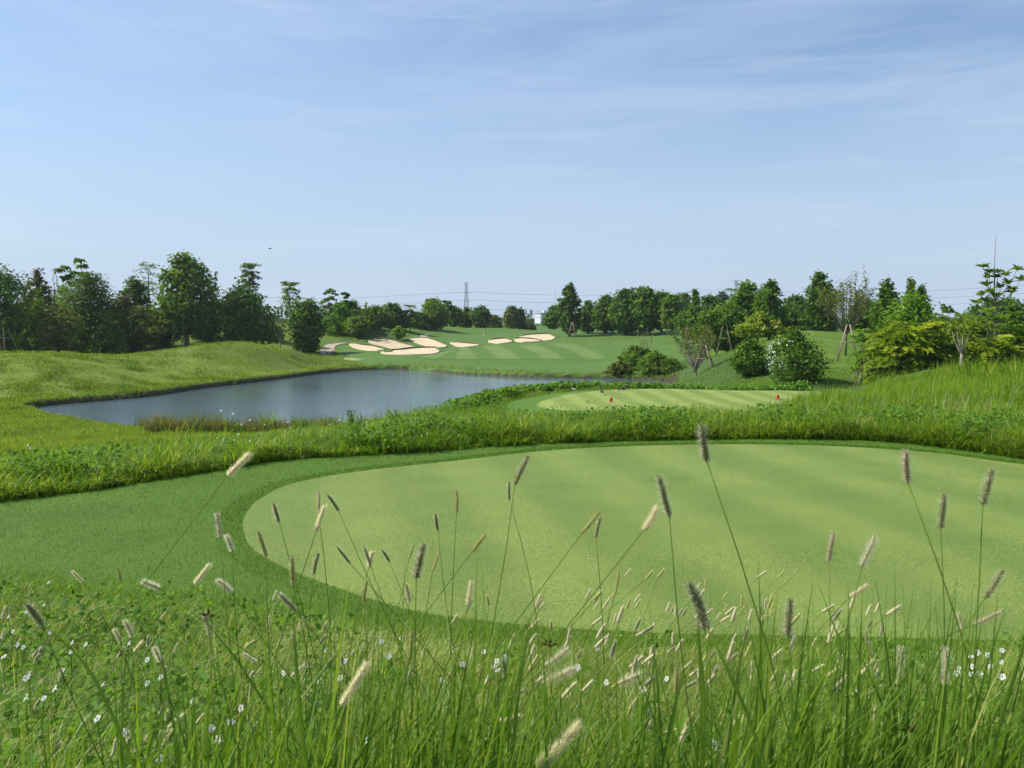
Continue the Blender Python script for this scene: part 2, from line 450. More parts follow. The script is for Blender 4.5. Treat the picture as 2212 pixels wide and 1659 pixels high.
# mown turf with broad mower stripes
def tee_mat(name, light, dark, angle, width, origin, amt=.5, fine=230, blade=.9):
    m, nt, out = new_mat(name)
    geo = node(nt, 'ShaderNodeNewGeometry')
    mp = node(nt, 'ShaderNodeMapping'); mp.inputs['Rotation'].default_value = (0, 0, angle)
    nt.links.new(geo.outputs['Position'], mp.inputs['Vector'])
    wob = node(nt, 'ShaderNodeTexNoise'); wob.inputs['Scale'].default_value = .35; wob.inputs['Detail'].default_value = 3
    nt.links.new(geo.outputs['Position'], wob.inputs['Vector'])
    sx = node(nt, 'ShaderNodeSeparateXYZ'); nt.links.new(mp.outputs[0], sx.inputs[0])
    ad = node(nt, 'ShaderNodeMath', operation='MULTIPLY_ADD'); ad.inputs[1].default_value = width * .35
    nt.links.new(wob.outputs['Fac'], ad.inputs[0]); nt.links.new(sx.outputs[0], ad.inputs[2])
    ml = node(nt, 'ShaderNodeMath', operation='MULTIPLY'); ml.inputs[1].default_value = PI / width
    nt.links.new(ad.outputs[0], ml.inputs[0])
    sn = node(nt, 'ShaderNodeMath', operation='SINE'); nt.links.new(ml.outputs[0], sn.inputs[0])
    mr = node(nt, 'ShaderNodeMapRange'); mr.inputs['From Min'].default_value = -.6; mr.inputs['From Max'].default_value = .6
    mr.inputs['To Min'].default_value = .5 - amt / 2; mr.inputs['To Max'].default_value = .5 + amt / 2
    nt.links.new(sn.outputs[0], mr.inputs['Value'])
    n2 = node(nt, 'ShaderNodeTexNoise'); n2.inputs['Scale'].default_value = 1.1; n2.inputs['Detail'].default_value = 6
    nt.links.new(geo.outputs['Position'], n2.inputs['Vector'])
    mx = node(nt, 'ShaderNodeMix', data_type='FLOAT'); mx.inputs[0].default_value = .5
    nt.links.new(mr.outputs[0], mx.inputs[2]); nt.links.new(n2.outputs['Fac'], mx.inputs[3])
    r = ramp(nt, [(.22, dark), (.78, light)])
    nt.links.new(mx.outputs[0], r.inputs[0])
    nf = node(nt, 'ShaderNodeTexNoise'); nf.inputs['Scale'].default_value = fine; nf.inputs['Detail'].default_value = 3; nf.inputs['Roughness'].default_value = .7
    nt.links.new(geo.outputs['Position'], nf.inputs['Vector'])
    rf = ramp(nt, [(.30, (.22, .30, .15)), (.5, (1, 1, 1)), (.70, (2.0, 1.8, 1.9))])
    nt.links.new(nf.outputs['Fac'], rf.inputs[0])
    mu = node(nt, 'ShaderNodeMix', data_type='RGBA', blend_type='MULTIPLY'); mu.inputs[0].default_value = blade
    nt.links.new(r.outputs[0], mu.inputs[6]); nt.links.new(rf.outputs[0], mu.inputs[7])
    p = node(nt, 'ShaderNodeBsdfPrincipled'); p.inputs['Roughness'].default_value = .7; p.inputs['Specular IOR Level'].default_value = .25
    nt.links.new(mu.outputs[2], p.inputs['Base Color'])
    b = node(nt, 'ShaderNodeBump'); b.inputs['Strength'].default_value = .6; b.inputs['Distance'].default_value = .008
    nt.links.new(nf.outputs['Fac'], b.inputs['Height']); nt.links.new(b.outputs[0], p.inputs['Normal'])
    nt.links.new(p.outputs[0], out.inputs[0])
    return m

m_tee = tee_mat('tee_turf', (.188, .260, .050), (.108, .163, .025), math.radians(-12), .84, 0, amt=.42, fine=80)
m_tee2 = tee_mat('far_tee_turf', (.245, .315, .062), (.135, .195, .028), math.radians(-8.7), .62, 0, amt=.6, fine=45)
m_fringe = surf_mat('fringe_turf', [(.3, (.055, .12, .011)), (.55, (.095, .185, .02)), (.8, (.155, .25, .035))], scale=60, detail=6, bump=.9, bscale=90, bdist=.02, scale2=.8, amt2=.4)
m_fair = surf_mat('fairway_turf', [(.3, (.066, .135, .018)), (.7, (.094, .172, .026))], scale=.6, detail=8, bump=.3, bscale=6, bdist=.05)

fr = drape_loft(fringe_out, fringe_in, 'tee_surround', m_fringe, .012, rows=40, n=160); tag(fr, kind='structure')
t_ = drape_ring(tee_poly, 'tee', m_tee, .022, rings=30); tag(t_, kind='structure')

# second tee
s_top = [(1160, 868), (1180, 861.5), (1230, 855.5), (1300, 851), (1450, 845.5), (1550, 844), (1700, 847), (1790, 853)]
s_low = [(1790, 885), (1650, 896), (1480, 895), (1330, 889), (1220, 881), (1170, 873)]
tee2_poly = catmull(G(*np.array(s_top + s_low, float).T, z=-.98)[:, :2], 8, True)
s_out = [(1085, 868), (1105, 859), (1180, 852), (1300, 845.5), (1450, 841), (1550, 839.5), (1700, 842), (1850, 850), (1850, 890), (1650, 905), (1480, 905), (1330, 899), (1180, 890), (1110, 880)]
fr2_poly = catmull(G(*np.array(s_out, float).T, z=-1.0)[:, :2], 8, True)
tag(drape_ring(fr2_poly, 'far_tee_surround', m_fringe, .02, rings=20), kind='structure')
tag(drape_ring(tee2_poly, 'far_tee', m_tee2, .04, rings=24), kind='structure')

# fairway hillside
def gt2(l): return GT(*np.array(l, float).T, dmin=60)[:, :2]
fw_bot = catmull(gt2([(806, 795.5), (840, 794), (880, 795.5), (950, 799), (1000, 803.5), (1150, 810), (1320, 814), (1395, 812)]), 8)
fw_top = catmull(gt2([(729, 761), (760, 744), (800, 739), (880, 732), (960, 725), (1050, 722), (1180, 725), (1290, 735), (1440, 735)]), 8)
tag(drape_loft(fw_bot, fw_top, 'fairway', m_fair, .05, rows=90, n=120), kind='structure')

# mower stripes on the fairway
def stripe_mat():
    m, nt, out = new_mat('striped_turf')
    a = node(nt, 'ShaderNodeAttribute', attribute_name='px')
    ay = node(nt, 'ShaderNodeAttribute', attribute_name='py')
    geo = node(nt, 'ShaderNodeNewGeometry')
    nz = node(nt, 'ShaderNodeTexNoise'); nz.inputs['Scale'].default_value = .35; nz.inputs['Detail'].default_value = 5
    nt.links.new(geo.outputs['Position'], nz.inputs['Vector'])
    ad = node(nt, 'ShaderNodeMath', operation='MULTIPLY_ADD'); ad.inputs[1].default_value = .05
    nt.links.new(nz.outputs['Fac'], ad.inputs[0]); nt.links.new(a.outputs['Fac'], ad.inputs[2])
    ml = node(nt, 'ShaderNodeMath', operation='MULTIPLY'); ml.inputs[1].default_value = 2 * PI * 5.5
    nt.links.new(ad.outputs[0], ml.inputs[0])
    sn = node(nt, 'ShaderNodeMath', operation='SINE'); nt.links.new(ml.outputs[0], sn.inputs[0])
    mr = node(nt, 'ShaderNodeMapRange'); mr.inputs['From Min'].default_value = -.35; mr.inputs['From Max'].default_value = .35
    nt.links.new(sn.outputs[0], mr.inputs['Value'])
    fade = node(nt, 'ShaderNodeMapRange'); fade.inputs['From Min'].default_value = 1.0; fade.inputs['From Max'].default_value = .75
    nt.links.new(ay.outputs['Fac'], fade.inputs['Value'])
    fd2 = node(nt, 'ShaderNodeMapRange'); fd2.inputs['From Min'].default_value = .01; fd2.inputs['From Max'].default_value = .10
    nt.links.new(ay.outputs['Fac'], fd2.inputs['Value'])
    m0 = node(nt, 'ShaderNodeMath', operation='MULTIPLY'); nt.links.new(fade.outputs[0], m0.inputs[0]); nt.links.new(fd2.outputs[0], m0.inputs[1]); fade = m0
    m2 = node(nt, 'ShaderNodeMath', operation='MULTIPLY'); nt.links.new(mr.outputs[0], m2.inputs[0]); nt.links.new(nz.outputs['Fac'], m2.inputs[1])
    m3 = node(nt, 'ShaderNodeMath', operation='MULTIPLY'); nt.links.new(m2.outputs[0], m3.inputs[0]); nt.links.new(fade.outputs[0], m3.inputs[1])
    r = ramp(nt, [(0, (.081, .155, .022)), (.6, (.138, .212, .05))])
    nt.links.new(m3.outputs[0], r.inputs[0])
    p = node(nt, 'ShaderNodeBsdfPrincipled'); p.inputs['Roughness'].default_value = .8; p.inputs['Specular IOR Level'].default_value = .2
    nt.links.new(r.outputs[0], p.inputs['Base Color']); nt.links.new(p.outputs[0], out.inputs[0])
    return m
st_bot = catmull(gt2([(862, 768), (930, 776.5), (1000, 778), (1100, 778), (1220, 778), (1325, 776)]), 8)
st_top = catmull(gt2([(985, 760), (1005, 746), (1060, 745.5), (1120, 744), (1180, 741), (1240, 741)]), 8)
tag(drape_loft(st_bot, st_top, 'mown_stripes', stripe_mat(), .07, rows=50, n=150, skirt=0), kind='structure')

# a small pale tee patch by the pond
Z2 = lambda l: [(542.2 + x * .25329, 528.6 + y * .25329) for x, y in l]
Z3 = lambda l: [(1084.4 + x * .25329, 528.6 + y * .25329) for x, y in l]
Z4 = lambda l: [(1626.5 + x * .27777, 487.9 + y * .27777) for x, y in l]
Z1 = lambda l: [(x * .25329, 528.6 + y * .25329) for x, y in l]
m_pale = surf_mat('pale_turf', [(.3, (.2, .27, .1)), (.7, (.26, .33, .13))], scale=2, bump=0)
tag(drape_loft(catmull(gt2(Z2([(785, 975), (830, 970), (890, 975), (945, 986)])), 6), catmull(gt2(Z2([(785, 977), (830, 984), (890, 990), (945, 988)])), 6), 'small_tee', m_pale, .1, rows=6, n=20), kind='structure')

# cart paths
m_path = surf_mat('path_concrete', [(.3, (.36, .29, .22)), (.7, (.47, .39, .30))], scale=1.5, bump=.1)
pl = catmull(gt2(Z2([(596, 938), (593, 905), (606, 882), (645, 859), (715, 847), (815, 836)])), 8)
pr = catmull(gt2(Z2([(655, 945), (714, 915), (712, 888), (722, 868), (760, 853), (815, 843)])), 8)
tag(drape_loft(pl, pr, 'cart_path', m_path, .085, rows=8, n=60), kind='structure')
pl = catmull(gt2(Z2([(1428, 797), (1440, 783), (1475, 772), (1525, 766)])), 8); pr = catmull(gt2(Z2([(1500, 800), (1505, 788), (1515, 778), (1540, 772)])), 8)
tag(drape_loft(pl, pr, 'cart_path', m_path, .085, rows=8, n=30), kind='structure')

# bunkers
m_sand = surf_mat('bunker_sand', [(.3, (.52, .41, .255)), (.7, (.66, .535, .35))], scale=1.2, detail=8, bump=.5, bscale=2.5, bdist=.12)
m_sand2 = surf_mat('stained_sand', [(.33, (.22, .18, .13)), (.45, (.50, .40, .25)), (.7, (.64, .52, .34))], scale=.9, detail=9, bump=.5, bscale=2.5, bdist=.1)
m_soil = surf_mat('lip_soil', [(.3, (.07, .045, .025)), (.7, (.12, .08, .045))], scale=6)
def bunker(up, lo, label, sand=m_sand):
    a, b = catmull(gt2(up), 8), catmull(gt2(lo), 8)
    c = (a.mean(0) + b.mean(0)) / 2
    root = empty('sand_bunker', (c[0], c[1], float(tz(*c))), label, 'bunker', 'sand bunkers on the fairway hillside')
    off = np.array([c[0], c[1], float(tz(*c))])
    s = drape_loft(a, b, 'sand', sand, .17, rows=16, n=60, pit=.05); s.parent = root; s.location = -Vector(off)
    # the turf lip along the upper edge: soil face, rolled turf cap
    e = resample(a, 60); tng = np.gradient(e, axis=0); nrm = np.stack([-tng[:, 1], tng[:, 0]], -1); nrm /= np.linalg.norm(nrm, axis=1)[:, None] + 1e-9
    nrm *= np.where((nrm * (e - c)).sum(1) < 0, -1, 1)[:, None]
    h = .27 * np.sin(np.linspace(.06, PI - .06, 60)) ** .5 * (.7 + .6 * fbm(np.arange(60) / 7., np.zeros(60), 4))
    def strip(prof, name, mat):
        rows = []
        for o_, k in prof:
            q = e + nrm * o_
            rows.append(np.c_[q, tz(q[:, 0], q[:, 1]) + h * k + .04])
        v = np.concatenate(rows) - off
        i = np.arange(len(prof) * 60).reshape(len(prof), 60)
        f = np.stack([i[:-1, :-1], i[:-1, 1:], i[1:, 1:], i[1:, :-1]], -1).reshape(-1, 4)
        return mesh(name, v, f, mat, root, smooth=True)
    strip([(-.12, -.3), (-.06, .5), (-.10, .98)], 'soil_face', m_soil)
    strip([(-.10, .98), (.05, 1.1), (.4, .75), (1.1, .2), (1.5, -.6)], 'turf_lip', m_fair)
bunker(Z2([(833, 855), (890, 853), (960, 865), (1050, 875), (1138, 902)]), Z2([(833, 858), (880, 885), (960, 903), (1060, 909), (1138, 905)]), 'small narrow bunker farthest left, just right of the cart path')
bunker(Z2([(1000, 830), (1030, 814), (1100, 812), (1180, 815), (1260, 840), (1330, 860), (1400, 882)]), Z2([(1002, 834), (1050, 857), (1130, 880), (1230, 892), (1330, 893), (1400, 886)]), 'large bunker with dark stained sand below the small bright sapling', m_sand2)
bunker(Z2([(1343, 815), (1400, 803), (1480, 800), (1560, 820), (1620, 845), (1672, 868)]), Z2([(1343, 818), (1420, 845), (1500, 872), (1580, 884), (1640, 882), (1672, 873)]), 'clean sand bunker below the upper bend of the cart path')
bunker(Z2([(1103, 925), (1130, 920), (1180, 925), (1205, 910), (1280, 905), (1380, 893), (1480, 888), (1570, 890), (1607, 915)]), Z2([(1103, 929), (1160, 939), (1280, 944), (1400, 944), (1520, 941), (1580, 932), (1607, 919)]), 'longest and lowest bunker, nearest the pond, with a notched upper edge')
bunker(Z2([(1692, 842), (1760, 843), (1850, 850), (1947, 860)]), Z2([(1692, 845), (1740, 868), (1800, 877), (1880, 875), (1947, 864)]), 'thin pale bunker alone in the middle of the hillside')
bunker([(1054, 738), (1069, 734.5), (1090, 733.5), (1106, 738)], [(1054, 740), (1075, 743.3), (1092, 742.5), (1106, 740)], 'smallest bunker, left of the two joined bunkers beside the green')
bunker(Z3([(78, 812), (150, 806), (230, 810), (328, 824)]), Z3([(78, 816), (140, 834), (220, 836), (328, 830)]), 'lower flat bunker in front of the shaded kidney bunker by the green')
bunker(Z3([(143, 795), (200, 779), (300, 770), (400, 770), (453, 795)]), Z3([(143, 800), (230, 804), (290, 808), (350, 822), (420, 818), (453, 802)]), 'kidney shaped bunker farthest right, below the columnar tree')

# ------------------------------------------------------------------ pond
def water_mat():
    m, nt, out = new_mat('pond_water')
    geo = node(nt, 'ShaderNodeNewGeometry')
    mp = node(nt, 'ShaderNodeMapping'); mp.inputs['Scale'].default_value = (1.0, 1.7, 1); mp.inputs['Rotation'].default_value = (0, 0, .35)
    nt.links.new(geo.outputs['Position'], mp.inputs['Vector'])
    n1 = node(nt, 'ShaderNodeTexNoise'); n1.inputs['Scale'].default_value = 2.2; n1.inputs['Detail'].default_value = 6; n1.inputs['Roughness'].default_value = .6
    nt.links.new(mp.outputs[0], n1.inputs['Vector'])
    n2 = node(nt, 'ShaderNodeTexNoise'); n2.inputs['Scale'].default_value = .07; n2.inputs['Detail'].default_value = 3
    nt.links.new(geo.outputs['Position'], n2.inputs['Vector'])
    mr = node(nt, 'ShaderNodeMapRange'); mr.inputs['From Min'].default_value = .35; mr.inputs['From Max'].default_value = .65; mr.inputs['To Min'].default_value = .35; mr.inputs['To Max'].default_value = 1
    nt.links.new(n2.outputs['Fac'], mr.inputs['Value'])
    b = node(nt, 'ShaderNodeBump'); b.inputs['Distance'].default_value = .036
    nt.links.new(mr.outputs[0], b.inputs['Strength']); nt.links.new(n1.outputs['Fac'], b.inputs['Height'])
    p = node(nt, 'ShaderNodeBsdfPrincipled')
    p.inputs['Base Color'].default_value = (.08, .115, .138, 1); p.inputs['Roughness'].default_value = .05; p.inputs['IOR'].default_value = 1.333
    nt.links.new(b.outputs[0], p.inputs['Normal']); nt.links.new(p.outputs[0], out.inputs[0])
    return m
pp = pond_poly
cc = pp.mean(0)
big = pp + (pp - cc) / np.linalg.norm(pp - cc, axis=1)[:, None] * .9
# clipped grid of the water: a ring sheet towards an inner spine so that it stays inside the bent outline
wv = np.c_[big, np.full(len(big), WATER)]
tag(mesh('pond', wv, [tuple(range(len(big)))], water_mat()), kind='structure')
# ------------------------------------------------------------------ foliage builders
def quads(n, k): return np.arange(n * k, dtype=np.int32).reshape(n, k)

def leaf_quads(c, nrm, ln, wd, rnd, droop=.15, up=None):
    """c centres (n,3), nrm leaf normals, ln/wd sizes: folded diamond leaves -> verts, faces, rnd"""
    n = len(c)
    nrm = nrm / (np.linalg.norm(nrm, axis=1)[:, None] + 1e-9)
    a = RNG.normal(size=(n, 3)) if up is None else up
    t = a - (a * nrm).sum(1)[:, None] * nrm; t /= np.linalg.norm(t, axis=1)[:, None] + 1e-9
    b = np.cross(nrm, t)
    ln = np.broadcast_to(ln, (n,))[:, None]; wd = np.broadcast_to(wd, (n,))[:, None]
    v = np.empty((n, 4, 3))
    v[:, 0] = c - t * ln * .5
    v[:, 1] = c + b * wd * .5 + nrm * wd * .12
    v[:, 2] = c + t * ln * .5 - nrm * ln * droop
    v[:, 3] = c - b * wd * .5 + nrm * wd * .12
    return v.reshape(-1, 3), quads(n, 4), np.repeat(np.broadcast_to(rnd, (n,)), 4)

def blades(x, y, h, w, lean, az, rnd, K=3, z=None, curve=1.7, twist=.6):
    """grass blades; lean = sideways reach as a share of h"""
    n = len(x)
    z = tz(x, y) if z is None else z
    dx, dy = np.cos(az), np.sin(az)
    wa = az + PI / 2 + RNG.normal(0, twist, n)
    wx, wy = np.cos(wa), np.sin(wa)
    v = np.empty((n, K + 1, 2, 3))
    for k in range(K + 1):
        t = k / K
        out = lean * h * t ** curve
        zz = h * (t - np.minimum(.45 * lean, .6) * t ** 2.4) 
        ww = w * .5 * (1 - t ** 1.8 * .94) * (.75 + .5 * t * (1 - t) * 2)
        for j, s in ((0, -1), (1, 1)):
            v[:, k, j, 0] = x + dx * out + s * wx * ww
            v[:, k, j, 1] = y + dy * out + s * wy * ww
            v[:, k, j, 2] = z + zz - .01
    base = np.arange(n)[:, None, None] * (K + 1) * 2 + np.arange(K)[None, :, None] * 2
    f = (base + np.array([0, 1, 3, 2])[None, None]).reshape(-1, 4).astype(np.int32)
    return v.reshape(-1, 3), f, np.repeat(rnd, (K + 1) * 2)

def join(parts):
    vs, fs, rs, o = [], [], [], 0
    for v, f, r in parts:
        vs.append(v); fs.append(f + o); rs.append(r); o += len(v)
    return np.concatenate(vs), np.concatenate(fs).astype(np.int32), np.concatenate(rs)

def stuff(name, parts, mat):
    v, f, r = join(parts)
    return tag(mesh(name, v, f, mat, attrs={'rnd': r}), kind='stuff')

G_ = dict(
    lush=[(0, (.065, .14, .009)), (.35, (.15, .27, .017)), (.7, (.25, .37, .03)), (.9, (.36, .45, .07)), (1, (.54, .52, .22))],
    yellow=[(0, (.08, .155, .010)), (.4, (.195, .295, .02)), (.75, (.31, .39, .04)), (1, (.48, .46, .14))],
    turf=[(0, (.05, .125, .008)), (.45, (.095, .205, .016)), (.8, (.16, .28, .028)), (1, (.30, .40, .08))],
    near=[(0, (.05, .115, .009)), (.3, (.14, .24, .018)), (.62, (.27, .38, .038)), (.82, (.46, .50, .13)), (1, (.72, .66, .38))],
    coarse=[(0, (.05, .125, .012)), (.5, (.135, .245, .024)), (.85, (.25, .36, .045)), (1, (.45, .47, .14))],
    reed=[(0, (.09, .14, .02)), (.4, (.15, .17, .04)), (.75, (.22, .18, .08)), (1, (.36, .30, .17))],
    dark=[(0, (.040, .090, .009)), (.5, (.080, .165, .016)), (.85, (.145, .25, .028)), (1, (.25, .35, .05))],
    mid=[(0, (.044, .10, .009)), (.5, (.095, .19, .015)), (.85, (.165, .28, .028)), (1, (.27, .37, .055))],
    light=[(0, (.06, .125, .012)), (.5, (.135, .235, .026)), (.85, (.22, .32, .045)), (1, (.35, .40, .10))],
    bright=[(0, (.07, .18, .014)), (.5, (.14, .29, .024)), (1, (.26, .40, .05))],
    yell=[(0, (.06, .13, .010)), (.45, (.19, .29, .022)), (.8, (.37, .44, .05)), (1, (.60, .60, .16))],
    olive=[(0, (.07, .10, .014)), (.5, (.15, .19, .03)), (.85, (.25, .28, .055)), (1, (.36, .37, .12))],
    brown=[(0, (.055, .055, .014)), (.5, (.11, .105, .028)), (.85, (.18, .17, .045)), (1, (.26, .23, .08))],
    blue=[(0, (.050, .105, .014)), (.5, (.110, .20, .026)), (.85, (.19, .29, .045)), (1, (.30, .39, .09))],
    far=[(0, (.03, .07, .025)), (.5, (.055, .11, .035)), (1, (.10, .15, .055))],
    weed=[(0, (.06, .15, .018)), (.5, (.12, .26, .03)), (1, (.22, .35, .06))],
)
M_ = {k: leaf_mat('leaf_' + k, v, trans=.3 if k in ('dark', 'mid', 'blue', 'far', 'brown', 'olive') else .47, spec=.3 if k in ('near', 'coarse', 'lush', 'tall') else .08, rough=.42 if k in ('near', 'coarse', 'lush') else .6) for k, v in G_.items()}
m_bark = surf_mat('bark', [(.3, (.10, .085, .065)), (.7, (.22, .19, .15))], scale=8, bump=.4, bscale=15)
m_bark_d = surf_mat('dark_bark', [(.3, (.045, .036, .028)), (.7, (.10, .08, .06))], scale=8, bump=.4, bscale=15)
m_bark_p = surf_mat('pale_bark', [(.3, (.24, .21, .17)), (.7, (.36, .32, .27))], scale=8, bump=.3, bscale=15)
m_pole = surf_mat('bamboo_pole', [(.3, (.22, .17, .11)), (.7, (.36, .29, .2))], scale=12, bump=.1)

U_ = RNG.uniform
PROF = {
    'heart': lambda z: np.clip(np.minimum(.30 + 1.25 * z, 1), 0, 1) * np.sqrt(np.clip(1 - np.clip((z - .55) / .47, 0, 1) ** 2, 0, 1)),
    'round': lambda z: np.sqrt(np.clip(1 - (2 * z - 1) ** 2, 0, 1)),
    'egg': lambda z: np.sqrt(np.clip(1 - (2 * z ** .8 - 1) ** 2, 0, 1)),
    'dome': lambda z: np.clip(1 - z ** 2.5, 0, 1) ** .5 * np.clip(.55 + z * 2.2, 0, 1),
    'cone': lambda z: np.clip(1.08 - z, 0, 1) ** .8,
    'column': lambda z: np.clip(np.minimum((1.02 - z) * 3.2, .55 + z * 1.6), 0, 1) ** .6,
    'vase': lambda z: np.clip(.25 + .95 * z, 0, 1) * np.clip((1.02 - z) * 4, 0, 1) ** .5,
}
def jit(n, s=1.0): return RNG.normal(0, s, (n, 3))

def make_trunk(root, H, top, r, limbs, mat, stems=1, spread=.0, name='trunk'):
    b = MB()
    for s in range(stems):
        a = 2 * PI * s / max(stems, 1) + RNG.uniform(0, 2)
        bx, by = (math.cos(a) * spread, math.sin(a) * spread) if stems > 1 else (0, 0)
        ex, ey = RNG.normal(0, .04 * H, 2) + (np.array([bx, by]) * 2.5 if stems > 1 else 0)
        z = np.linspace(-.15, top, 6); k = np.linspace(0, 1, 6)
        pts = np.c_[bx * .4 + ex * k ** 1.5 + RNG.normal(0, .008 * H, 6) * k, by * .4 + ey * k ** 1.5 + RNG.normal(0, .008 * H, 6) * k, z]
        b.tube(pts, r * (1.15 - .75 * k), 6)
        for tip in limbs[s::stems]:
            j = RNG.uniform(.35, .95); p0 = np.array([np.interp(j, k, pts[:, q]) for q in range(3)])
            midp = (p0 + tip) / 2 + np.array([0, 0, -.03 * H])
            b.tube([p0, midp, tip], [r * .42, r * .28, r * .12], 5)
    return b.build(name, mat, root, smooth=True)

def leafy(H, W, cb, prof, nclus, per, lsize, lump=.35, inner=.3, flat=0, seed=0, sig=.07, asp=.6, cx=0, cy=0):
    """leaf clumps filling an uneven envelope between cb*H and H"""
    zf = RNG.uniform(.0, 1, nclus); a = RNG.uniform(0, 2 * PI, nclus)
    R = .9 * PROF[prof](zf) * (1 - lump + 2 * lump * fbm(np.cos(a) * 1.6 + 5 + zf * 2, np.sin(a) * 1.6 + zf * 3.5, seed, 3))
    rr = np.where(RNG.random(nclus) < inner, RNG.uniform(.1, .7, nclus), np.where(RNG.random(nclus) < .16, RNG.uniform(1.0, 1.22, nclus), RNG.uniform(.75, 1.0, nclus)))
    zf = np.where((zf > .9) & (RNG.random(nclus) < .5), zf + RNG.uniform(0, .07, nclus), zf)
    ztop = 1 + (fbm(np.cos(a) * 2 + 9, np.sin(a) * 2, seed + 5, 2) - .6) * lump
    c = np.c_[cx + np.cos(a) * R * rr * W / 2, cy + np.sin(a) * R * rr * W / 2, H * (cb + (1 - cb) * zf * np.minimum(ztop, 1.02))]
    cen = np.array([cx, cy, H * (cb + (1 - cb) * .45)])
    C_ = np.repeat(c, per, 0)
    sg = sig * min(W, H) 
    P_ = C_ + jit(len(C_)) * sg * np.array([1, 1, .55 if flat else .8])
    out = P_ - cen; out /= np.linalg.norm(out, axis=1)[:, None] + 1e-9
    nrm = out * .7 + np.array([0, 0, .45 + flat]) + jit(len(C_), .55)
    r = np.clip(np.repeat(RNG.normal(.45, .17, nclus), per) + RNG.normal(0, .13, len(C_)), 0, 1)
    ls = lsize * RNG.uniform(.7, 1.35, len(C_))
    return leaf_quads(P_, nrm, ls, ls * asp, r), c

def root_at(u, d, vt, name, label, cat, group=None):
    p = P(u, vt, d); z = float(tz(p[0], d))
    return empty(name, (p[0], d, z), label, cat, group), float(p[2]) - z

def tree(label, u, vt, w, d, pal='mid', prof='round', cb=.12, nclus=190, per=14, px=2.3, lump=.35, bark=None, stems=1, limbs=8, name='broadleaf_tree', cat='tree', group=None, r=None, asp=.6, sig=.07, inner=.42, flat=0, pal2=None, cbz=None):
    root, H = root_at(u, d, vt, name, label, cat, group)
    W = w / F * d
    px *= 1.3; nclus = int(nclus * 1.35)
    ls = px * d / 859
    (v, f, rn), c = leafy(H, W, cb, prof, nclus, per, ls, lump, inner, flat, int(u), sig, asp)
    mesh('crown', v, f, M_[pal], root, attrs={'rnd': rn})
    tips = [c[i] * np.array([.75, .75, .92]) for i in RNG.choice(len(c), limbs, replace=False)]
    make_trunk(root, H, H * (cb + (1 - cb) * .55), r or .022 * H + .03, tips, bark or m_bark_d, stems, .05 * W)
    return root

def tier_tree(label, u, vt, w, d, pal='mid', tiers=5, top=.35, cb=.35, px=2.4, droop=.10, bark=None, name='tiered_tree', dens=1.0, group=None, r=None):
    """thin straight stem, flat whorls of leaves one above the other"""
    root, H = root_at(u, d, vt, name, label, 'tree', group)
    W = w / F * d; ls = px * d / 859
    parts, tips = [], []
    zs = np.linspace(cb, .985, tiers)
    for i, zf in enumerate(zs):
        R = W / 2 * (1 - (1 - top) * (i / max(tiers - 1, 1)) ** 1.3) * RNG.uniform(.8, 1.05)
        nb = RNG.integers(6, 10)
        for k in range(nb):
            a = 2 * PI * (k + RNG.uniform(-.3, .3)) / nb
            L = R * RNG.uniform(.55, 1.1); zb = zf + RNG.normal(0, .32) * (1 - cb) / tiers
            tip = np.array([math.cos(a) * L, math.sin(a) * L, H * min(zb, 1) - droop * L * U_(.5, 1.6) + RNG.normal(0, .020 * H)])
            tips.append(tip)
            m = int(34 * dens)
            q = RNG.uniform(.35, 1.05, m)[:, None]
            base = np.array([0, 0, H * min(zb, 1)]) * (1 - q) + tip * q + np.c_[np.zeros((m, 2)), .05 * R * np.sin(q * PI)]
            p = base + jit(m) * np.array([.13, .13, .07]) * R - np.array([0, 0, .10]) * R * RNG.random((m, 1)) ** 2
            nrm = np.array([math.cos(a) * .25, math.sin(a) * .25, 1.0]) + jit(m, .35)
            l_ = ls * RNG.uniform(.75, 1.4, m)
            parts.append(leaf_quads(p, nrm, l_, l_ * .62, np.clip(RNG.normal(.5, .2, m), 0, 1), droop=.3))
    v, f, rn = join(parts)
    mesh('crown', v, f, M_[pal], root, attrs={'rnd': rn})
    b = MB(); rr = r or .012 * H + .03
    k = np.linspace(0, 1, 7); wob = RNG.normal(0, .006 * H, (7, 2)); wob[0] = 0
    b.tube(np.c_[wob, k * H * .97], rr * (1.1 - .85 * k), 6)
    for t in tips[::2]: b.tube([(0, 0, t[2] + .10 * np.hypot(t[0], t[1])), t * np.array([.55, .55, 1]) + (0, 0, .03 * H), t], [rr * .35, rr * .25, rr * .12], 4)
    b.build('trunk', bark or m_bark, root, smooth=True)
    return root

def rosette(p, n, L, tilt=.5, rnd=.5, wid=.38, up=None):
    """a whorl of n broad drooping leaves at a twig's end"""
    a = 2 * PI * (np.arange(n) + RNG.uniform(-.4, .4, n)) / n
    e = RNG.normal(tilt, .25, n)
    d = np.c_[np.cos(a) * np.cos(e), np.sin(a) * np.cos(e), np.sin(e)]
    l_ = L * RNG.uniform(.7, 1.2, n)
    c = p + d * l_[:, None] * .52
    nrm = np.c_[-np.cos(a) * np.sin(e), -np.sin(a) * np.sin(e), np.cos(e)] + jit(n, .2)
    return leaf_quads(c, nrm, l_, l_ * wid, np.clip(rnd + RNG.normal(0, .15, n), 0, 1), droop=.28, up=d)

